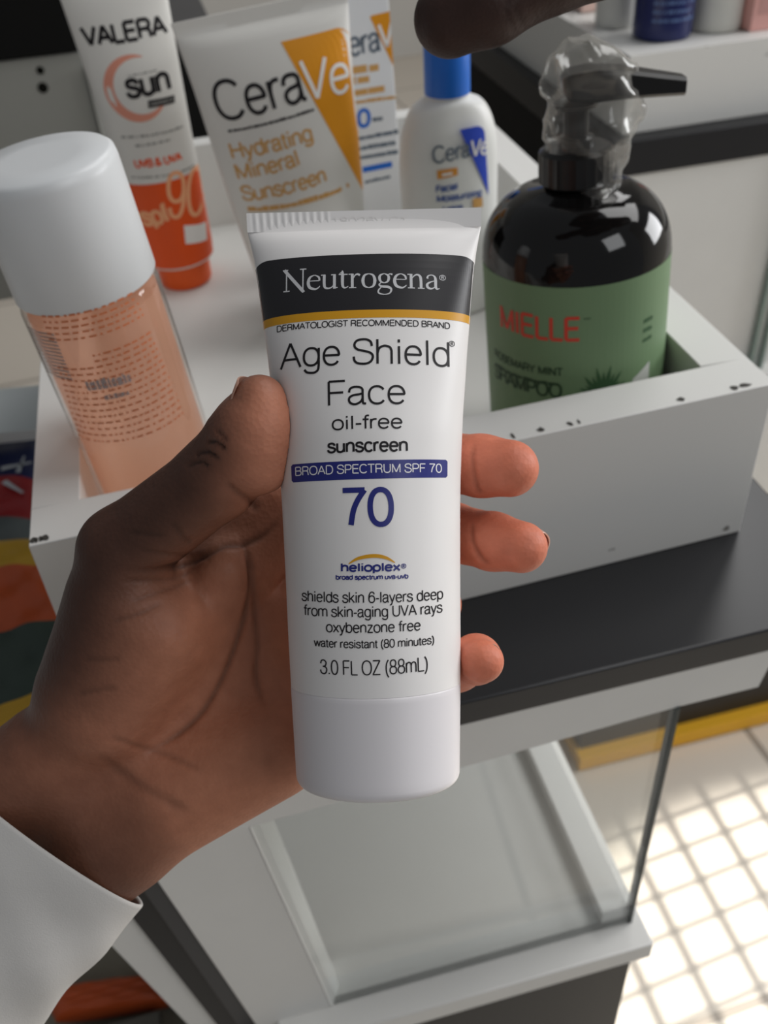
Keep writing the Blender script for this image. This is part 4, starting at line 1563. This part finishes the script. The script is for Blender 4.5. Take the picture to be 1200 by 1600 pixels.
# ---- black pump bottle with a green label and its head still in film
sh = stand('pump_bottle', 'black pump bottle with a green label standing in the right corner of the tray', 'bottle', (0.1538, 0.3205, ZF + .0022), tilt=-2.4, lean=-4)
upd(sh)
rs = .0365
z_sh, z_nk = zat(sh, 392), zat(sh, 288)
M_blackgloss = mat('black_gloss_plastic', (16, 15, 15), .07, .55)
prof = [(rs * .93, 0), (rs * .985, .0012), (rs, .004), (rs, z_sh)]
for t in np.linspace(.06, 1, 22):
    prof.append((.0125 + (rs - .0125) * max(0, 1 - t ** 2.25) ** (1 / 2.1), z_sh + (z_nk - z_sh) * t))
prof += [(.0118, z_nk + .001)]
MB().lathe(prof, 96).build('bottle_body', M_blackgloss, sh, smooth=60)
mp = cylmap(sh, rs)
zl1 = mp(912, 449)[1]
f0, f1 = cyl(rs, .0001), cyl(rs, .00025)
m = MB()
for j in range(96):
    u0_, u1_ = -pi * rs + 2 * pi * rs * j / 96, -pi * rs + 2 * pi * rs * (j + 1) / 96
    m.add([f0(u0_, .006), f0(u1_, .006), f0(u1_, zl1), f0(u0_, zl1)], [(0, 1, 2, 3)], 0)
e_ = mp(907, 533)
put_text(m, 'MIELLE', (e_[0] - .0345, e_[1]), e_, .0102, f1, 1, .13, .02)
squiggle(m, lambda x, y: (x, y), e_[0] + .0012, e_[1] + .0088, e_[0] + .0035, e_[1] + .0088, .0006, f1, 2, 1)
b_ = mp(878, 622)
put_text(m, 'SHAMPOO', (b_[0] - .0345, b_[1]), b_, .0068, f1, 2, .15, .02)
c2_ = mp(880, 588)
put_text(m, 'ROSEMARY MINT', (c2_[0] - .034, c2_[1]), c2_, .0038, f1, 2, .15, .02)
squiggle(m, lambda x, y: (x, y), c2_[0] - .032, c2_[1] - .0042, c2_[0] - .002, c2_[1] - .0042, .0016, f1, 2, 2, .9)
# rosemary sprig
g_ = np.array(mp(942, 622))
for k in range(13):
    a_ = math.radians(20 + 140 * k / 12)
    l_ = .0125 * (.75 + .4 * math.sin(a_) ** 2) * (1 if k % 2 else .8)
    put_stroke(m, [tuple(g_) + (.0008,), tuple(g_ + l_ * .5 * np.array([math.cos(a_), math.sin(a_)])) + (.0019,), tuple(g_ + l_ * np.array([math.cos(a_), math.sin(a_)])) + (.0002,)], f1, 3, 6)
q_ = [mp(988, 592), mp(1014, 563), mp(1012, 600), mp(986, 628)]
put_quad(m, q_, f1, 4, 4)
q_ = mp(1008, 515)
for k in range(3):
    squiggle(m, lambda x, y: (x, y), q_[0] - .001, q_[1] + .003 - .004 * k, q_[0] + .004, q_[1] + .003 - .004 * k, .0018, f1, 3, 5 + k, .9)
m.build('label', [mat('sage_label', (116, 142, 106), .5, .35), mat('coral_ink', (214, 70, 54), .5, .3), mat('forest_ink', (52, 74, 52), .5, .3), mat('leaf_ink', (64, 96, 64), .5, .3), mat('pale_label_corner', (196, 198, 192), .5, .3)], sh, smooth=0, fix=False)
# pump
M_blackm = mat('black_pump_plastic', (24, 23, 23), .28, .5)
n = 48
cz = z_nk + .0015
ring = lambda r, z, rib: [((r + (rib if j % 2 else 0)) * math.cos(2 * pi * j / n), (r + (rib if j % 2 else 0)) * math.sin(2 * pi * j / n), z) for j in range(n)]
MB().rings([ring(.0128, cz, 0), ring(.0136, cz + .0008, .0004), ring(.0134, cz + .0115, .0004), ring(.0118, cz + .0128, 0), ring(.008, cz + .013, 0)]).build('collar', M_blackm, sh, smooth=30)
zh = zat(sh, 140)
MB().lathe([(.0068, cz + .013), (.0066, cz + .016), (.0046, cz + .0165), (.0046, zh - .006), (.0078, zh - .0055), (.0082, zh - .004)], 40).build('pump_stem', M_blackm, sh, smooth=40)
m = MB()
rows = []
for x, hw_, zt0, zb0 in ((-.0105, .0035, .0046, .0000), (-.0085, .0070, .0062, -.0026), (0, .0078, .0070, -.0036), (.012, .0068, .0058, -.0036), (.024, .0052, .0032, -.0044), (.0335, .0040, .0012, -.0050)):
    c_ = .0012
    rows.append([(x, y, zh + z) for y, z in ((-hw_ + c_, zb0), (hw_ - c_, zb0), (hw_, zb0 + c_), (hw_, zt0 - c_), (hw_ - c_, zt0), (-hw_ + c_, zt0), (-hw_, zt0 - c_), (-hw_, zb0 + c_))])
m.rings(rows)
ph = m.build('pump_head', M_blackm, sh, smooth=30)
ph.rotation_euler = (0, math.radians(2), math.radians(-10))
hole = MB().rings([[(.03355 + .0004 * k, .0019 * math.cos(2 * pi * j / 20), zh - .0019 + .0019 * math.sin(2 * pi * j / 20)) for j in range(20)] for k in (0, 1)]).build('nozzle_opening', mat('nozzle_bore', (4, 4, 4), .8, .1), ph, smooth=0)
# crumpled clear film over the pump head
secs = [(62, 888, 930), (70, 872, 948), (88, 858, 975), (110, 846, 1002), (150, 839, 1024), (190, 836, 1018), (230, 844, 1004), (262, 850, 990), (290, 858, 976), (300, 864, 968)]
n = 88
rows = []
N1 = rng.normal(size=(40, 5))
for k in range(46):
    yp = 62 + (300 - 62) * k / 45
    z = zat(sh, yp)
    c_ = proj(np.array(sh.matrix_basis @ Vector((0, 0, z))))
    xl = (np.interp(yp, [s_[0] for s_ in secs], [s_[1] for s_ in secs]) - c_[0]) * c_[2] / F
    xr = (np.interp(yp, [s_[0] for s_ in secs], [s_[2] for s_ in secs]) - c_[0]) * c_[2] / F
    cx, hx = (xl + xr) / 2, (xr - xl) / 2
    hy = .0165 + .002 * math.sin(k * .3)
    if yp < 90:
        hy *= .45 + .55 * (yp - 62) / 28
    row = []
    for j in range(n):
        a_ = 2 * pi * j / n
        cr2 = 0
        for q_ in range(40):
            cr2 += .00036 * N1[q_, 0] * (1 - 2 * abs(((a_ * (1 + q_ % 6) / (2 * pi) + z * 55 * N1[q_, 1] + N1[q_, 2]) % 1) - .5)) * (1 + .5 * (q_ % 3))
        rr = 1.07 + cr2 / .016
        row.append((cx + hx * rr * math.cos(a_), hy * rr * math.sin(a_), z + .0006 * math.sin(3 * a_ + k)))
    rows.append(row)
M_film, nt, p = nodes('clear_crinkled_film')
nt.nodes.remove(p)
tr_ = nt.nodes.new('ShaderNodeBsdfTransparent'); tr_.inputs[0].default_value = (.93, .93, .92, 1)
gl = nt.nodes.new('ShaderNodeBsdfGlossy'); gl.inputs['Roughness'].default_value = .12; gl.inputs[0].default_value = (.95, .95, .94, 1)
df = nt.nodes.new('ShaderNodeBsdfDiffuse'); df.inputs[0].default_value = srgb(212, 209, 202)
lw = nt.nodes.new('ShaderNodeLayerWeight'); lw.inputs['Blend'].default_value = .35
m0 = nt.nodes.new('ShaderNodeMixShader'); m0.inputs[0].default_value = .3
m1 = nt.nodes.new('ShaderNodeMixShader')
mt = nt.nodes.new('ShaderNodeMath'); mt.operation = 'MULTIPLY_ADD'; mt.inputs[1].default_value = .5; mt.inputs[2].default_value = .08
nt.links.new(lw.outputs['Facing'], mt.inputs[0]); nt.links.new(mt.outputs[0], m1.inputs[0])
nt.links.new(df.outputs[0], m0.inputs[1]); nt.links.new(gl.outputs[0], m0.inputs[2])
nt.links.new(tr_.outputs[0], m1.inputs[1]); nt.links.new(m0.outputs[0], m1.inputs[2])
nt.links.new(m1.outputs[0], nt.nodes['Material Output'].inputs[0])
MB().rings(rows, cap0=True, cap1=False).build('plastic_wrap', M_film, sh, smooth=25)

# ------------------------------------------------------------------ second counter and tray, behind on the right
u2 = empty('display_counter', (0.7, 0.9, 0), 'second white counter with black worktop and yellow kick strip, beyond the tray on the right', 'counter')
ub = np.array(u2.location)
Z2 = H - .257
part(MB().box(.335, 1.15, .67, 1.15, Z2 - .027, Z2), 'countertop', M_black_edge, u2, ub, bevel=.0012)
part(MB().box(.337, 1.13, .674, .69, H - .50, Z2 - .027), 'front_panel', M_white_paint, u2, ub)
part(MB().box(.335, .345, .691, 1.14, .55, Z2 - .0272), 'side_panel', mat('matt_black_board', (18, 18, 18), .7, .25), u2, ub)
part(MB().box(.338, 1.13, .655, 1.13, H - .64, H - .487), 'base_board', M_white_paint, u2, ub, bevel=.003)
part(MB().box(.365, 1.10, .665, 1.10, .028, H - .6405), 'plinth', M_black_edge, u2, ub)
part(MB().box(.36, 1.10, .650, 1.10, .004, .0278), 'kick_strip', mat('yellow_edge_paint', (226, 170, 36), .5), u2, ub)
m = MB()
for x in (.492, .503):
    m.box(x, x + .003, .667, .673, H - .487, Z2 - .03)
part(m, 'glass_edge', mat('green_glass_edge', (140, 156, 148), .2), u2, ub)
t2 = tray('display_tray', .347, .95, .686, .690, 1.10, Z2 + .0002, H - .2, H - .2006, .02, 'second white tray on the far counter at the upper right, its front mostly bare')


def on2(px, py):
    return onz(px, py, H - .1999)


c_ = on2(1033, 55)
jr = 47 * .71 / F
j1 = empty('jar', c_, 'navy blue jar with pale printed lines standing on the far tray', 'jar')
MB().lathe([(jr * .9, 0), (jr * .97, .001), (jr, .004), (jr, .062), (jr * .94, .066), (jr * .6, .067)], 48).build('jar_body', mat('navy_plastic', (28, 36, 88), .25, .5), j1, smooth=40)
MB().lathe([(jr * .96, .067), (jr * .97, .069), (jr * .95, .085), (jr * .6, .0855)], 48).build('lid', mat('navy_lid', (24, 30, 70), .3, .5), j1, smooth=40)
m = MB()
f0 = cyl(jr, .0001)
for i in range(6):
    squiggle(m, lambda x, y: (x, y), -.019, .044 - .006 * i, .012 + .006 * (i % 2), .044 - .006 * i, .0022, f0, 0, 60 + i, .8)
m.build('label', mat('pale_blue_print', (92, 116, 160), .5), j1, smooth=0, fix=False)
for nm, px, py, w_, lab, col in (('tub', 1115, 42, .0205, 'white plastic tub between the navy jar and the pink box', (216, 215, 208)), ('tub', 960, 38, .016, 'small white tub left of the navy jar', (214, 214, 210))):
    c_ = on2(px, py)
    o = empty(nm, c_, lab, 'tub')
    MB().lathe([(w_ * .93, 0), (w_, .002), (w_, .06), (w_ * .9, .064)], 48).build('tub_body', mat('tub_white', col, .4), o, smooth=40)
    MB().lathe([(w_ * 1.02, .064), (w_ * 1.03, .066), (w_ * 1.02, .08), (w_ * .8, .081)], 48).build('lid', mat('tub_lid', (205, 204, 200), .4), o, smooth=40)
for px, py, w_, lab, col in ((1187, 40, .017, 'pink carton at the right edge of the far tray', (222, 168, 160)), (922, 12, .014, 'pale pink carton on the far tray behind the outstretched finger', (226, 196, 186))):
    c_ = on2(px, py)
    o = empty('carton', c_, lab, 'carton')
    MB().box(-w_, w_, -.014, .014, 0, .09).build('box_body', mat('pink_card', col, .5, noise=.05, scale=60), o, smooth=0, bevel=.0008)
    MB().box(-w_ * .7, w_ * .5, -.0143, -.0140, .012, .03).build('label', mat('pink_label_print', tuple(int(c * .9) for c in col), .5), o, smooth=0)

# ------------------------------------------------------------------ units and packets at the left
u3 = empty('cabinet', (-.3, 1.15, 0), 'grey-white cabinet with two screw holes under a black top, far left corner', 'cabinet')
ub = np.array(u3.location)
YC = .95
pr = ony(163, 200, YC)
pt = ony(60, 88, YC)
pb = ony(5, 470, YC)
M_greyp = mat('grey_white_board', (150, 150, 144), .55, .3)
part(MB().box(-.7, pr[0], YC, YC + .5, pb[2], pt[2]), 'front_panel', M_greyp, u3, ub, bevel=.002)
part(MB().box(pr[0] - .004, pr[0] + .008, YC - .006, YC + .5, pb[2], pt[2] - .012), 'corner_trim', mat('pale_trim_board', (186, 186, 180), .5), u3, ub, bevel=.001)
part(MB().box(-.7, pr[0] - .003, YC - .004, YC + .5, pt[2] + .0003, pt[2] + .25), 'black_top', mat('dull_black', (14, 14, 13), .7, .2), u3, ub, bevel=.002)
for px, py, r_ in ((63, 110, .0035), (67, 137, .0046)):
    c_ = ony(px, py, YC)
    m = MB().rings([[(c_[0] + r_ * math.cos(2 * pi * j / 24), YC - .0004 + k, c_[2] + r_ * math.sin(2 * pi * j / 24)) for j in range(24)] for k in (0, .0008)])
    part(m, 'screw_hole', mat('screw_hole_black', (20, 20, 16), .8, .1), u3, ub)
for x in (-.66, pr[0] - .06):
    part(MB().box(x, x + .04, YC + .44, YC + .48, 0, pb[2]), 'leg', M_greyp, u3, ub)
u4 = empty('cabinet', (.06, 1.25, 0), 'black cabinet seen between the orange-footed tube and the large white tube', 'cabinet')
ub = np.array(u4.location)
xa, xb = ony(190, 200, 1.08)[0], ony(352, 200, 1.08)[0]
zt4 = ony(300, 42, 1.08)[2]
part(MB().box(xa, xb, 1.08, 1.5, 0, zt4 - .012), 'body', mat('soft_black_board', (17, 17, 17), .6, .25), u4, ub, bevel=.002)
part(MB().box(xa, xb + .004, 1.075, 1.5, zt4 - .0118, zt4), 'top_board', mat('dark_grey_board', (58, 58, 60), .4), u4, ub, bevel=.002)

sv = empty('shelf_unit', (-.4, .45, 0), 'low white side shelf carrying bright packets, left of the tray', 'shelf')
ub = np.array(sv.location)
ZS = H - .385
part(MB().box(-.6, -.090, .245, .62, ZS - .015, ZS), 'shelf_board', M_white_paint, sv, ub, bevel=.001)
ba = [onz(x, y, H - .34) for x, y in ((-60, 612), (72, 600), (63, 669), (-60, 682))]
m = MB().prism(ba, (0, 0, -.009))
for q_ in (ba[1], ba[0]):
    m.box(q_[0] - .02, q_[0] - .012, q_[1] - .012, q_[1] - .004, ZS + .0001, q_[2] - .009)
part(m, 'back_ledge', mat('cool_white_paint', (214, 220, 220), .45), sv, ub, bevel=.001)
for x, y in ((-.59, .25), (-.12, .56), (-.59, .58)):
    part(MB().box(x, x + .025, y, y + .025, 0, ZS - .0152), 'leg', M_white_paint, sv, ub)
part(MB().box(-.6, -.095, .31, .62, .24, .255), 'lower_shelf', mat('olive_grey_board', (150, 148, 136), .6), sv, ub)


def packet(name, label, quad, z, th, rows_, mats, base_z):
    """soft pillow pack: quad TL, TR, BR, BL in pixels on height z"""
    Q = [onz(x, y, z) for x, y in quad]
    c_ = sum(Q) / 4
    c_[2] = base_z
    o = empty(name, c_, label, 'packet', 'packets on the side shelf')
    nu, nv = 22, 44
    top, bot = [], []
    for i in range(nv + 1):
        t = i / nv
        ra, rb_ = [], []
        for j in range(nu + 1):
            s_ = j / nu
            q = (Q[0] * (1 - s_) + Q[1] * s_) * (1 - t) + (Q[3] * (1 - s_) + Q[2] * s_) * t
            w_ = (max(0, 1 - (2 * s_ - 1) ** 4) * max(0, 1 - (2 * t - 1) ** 6)) ** .6
            wr = .0012 * math.sin(s_ * 17 + t * 9) * math.sin(t * 23 - s_ * 5) * w_
            q = q - c_
            ra.append((q[0], q[1], th * .5 + th * .5 * w_ + wr))
            rb_.append((q[0], q[1], th * .5 - th * .5 * w_ * .98))
        top.append(ra)
        bot.append(rb_)
    m = MB()
    n_ = nu + 1
    for i in range(nv):
        mi = [k for k, (t0) in enumerate(rows_) if i / nv >= t0][-1]
        m.rings([top[i], top[i + 1]], mi, closed=False)
        m.rings([bot[i], bot[i + 1]], mi, closed=False)
    m.rings([[a for a in (r[0] for r in top)], [a for a in (r[0] for r in bot)]], 0, closed=False)
    m.rings([[a for a in (r[-1] for r in top)], [a for a in (r[-1] for r in bot)]], 0, closed=False)
    m.build('pouch', mats, o, smooth=70)
    return o


F_NAVY = mat('navy_film', (34, 42, 84), .3, .5)
F_RED = mat('red_film', (150, 36, 38), .3, .5)
F_GREY = mat('slate_film', (96, 104, 104), .35, .5)
F_YEL = mat('yellow_film', (214, 168, 52), .35, .45)
F_ORG = mat('orange_film', (208, 92, 46), .3, .5)
F_GRN = mat('dark_green_film', (66, 80, 72), .4, .4)
ppk = packet('packet', 'navy, red and slate packet lying under the white ledge, left of the tray', ((-150, 684), (70, 672), (62, 868), (-170, 880)), H - .365, .022, (0, .40, .72), [F_NAVY, F_RED, F_GREY], ZS + .0004)
m = MB()
for k, (xa, ya, xb, yb, w_) in enumerate(((2, 732, 50, 722, .0045), (28, 738, 38, 712, .003), (6, 752, 36, 770, .004))):
    a_, b_ = onz(xa, ya, ZS + .0232), onz(xb, yb, ZS + .0232)
    e = (b_ - a_) / np.linalg.norm(b_ - a_)
    nn = np.array([-e[1], e[0], 0]) * w_ / 2
    m.add([a_ + nn, b_ + nn * .4, b_ - nn * .4, a_ - nn], [(0, 1, 2, 3)])
part(m, 'white_print', mat('white_packet_print', (196, 200, 204), .4), ppk, np.array(ppk.location), fix=False)
pq = packet('packet', 'yellow, orange and dark green packet lying in front of the navy one', ((-160, 846), (60, 822), (150, 1060), (-60, 1150)), H - .335, .020, (0, .24, .60, .93), [F_YEL, F_ORG, F_GRN, F_YEL], ZS + .0305)
po = packet('packet', 'small orange packet low down beside the leaning white board', ((60, 1538), (250, 1512), (272, 1556), (80, 1586)), .285, .03, (0,), [F_ORG], .2553)
cr3 = empty('crate', (-.155, .34, .2553), 'dark grey crate on the low shelf, below the orange packet', 'crate')
cb = onz(150, 1600, .27)
cr3.location = tuple(cb + [0, -.04, -.0147])
m = MB().box(-.07, .05, -.05, .03, 0, .02)
m.build('crate_body', mat('dark_grey_crate', (62, 60, 54), .6), cr3, smooth=0, bevel=.002)
MB().box(-.072, .052, -.052, .032, .0202, .026).build('rim', mat('grey_crate_rim', (112, 110, 104), .6), cr3, smooth=0, bevel=.001)
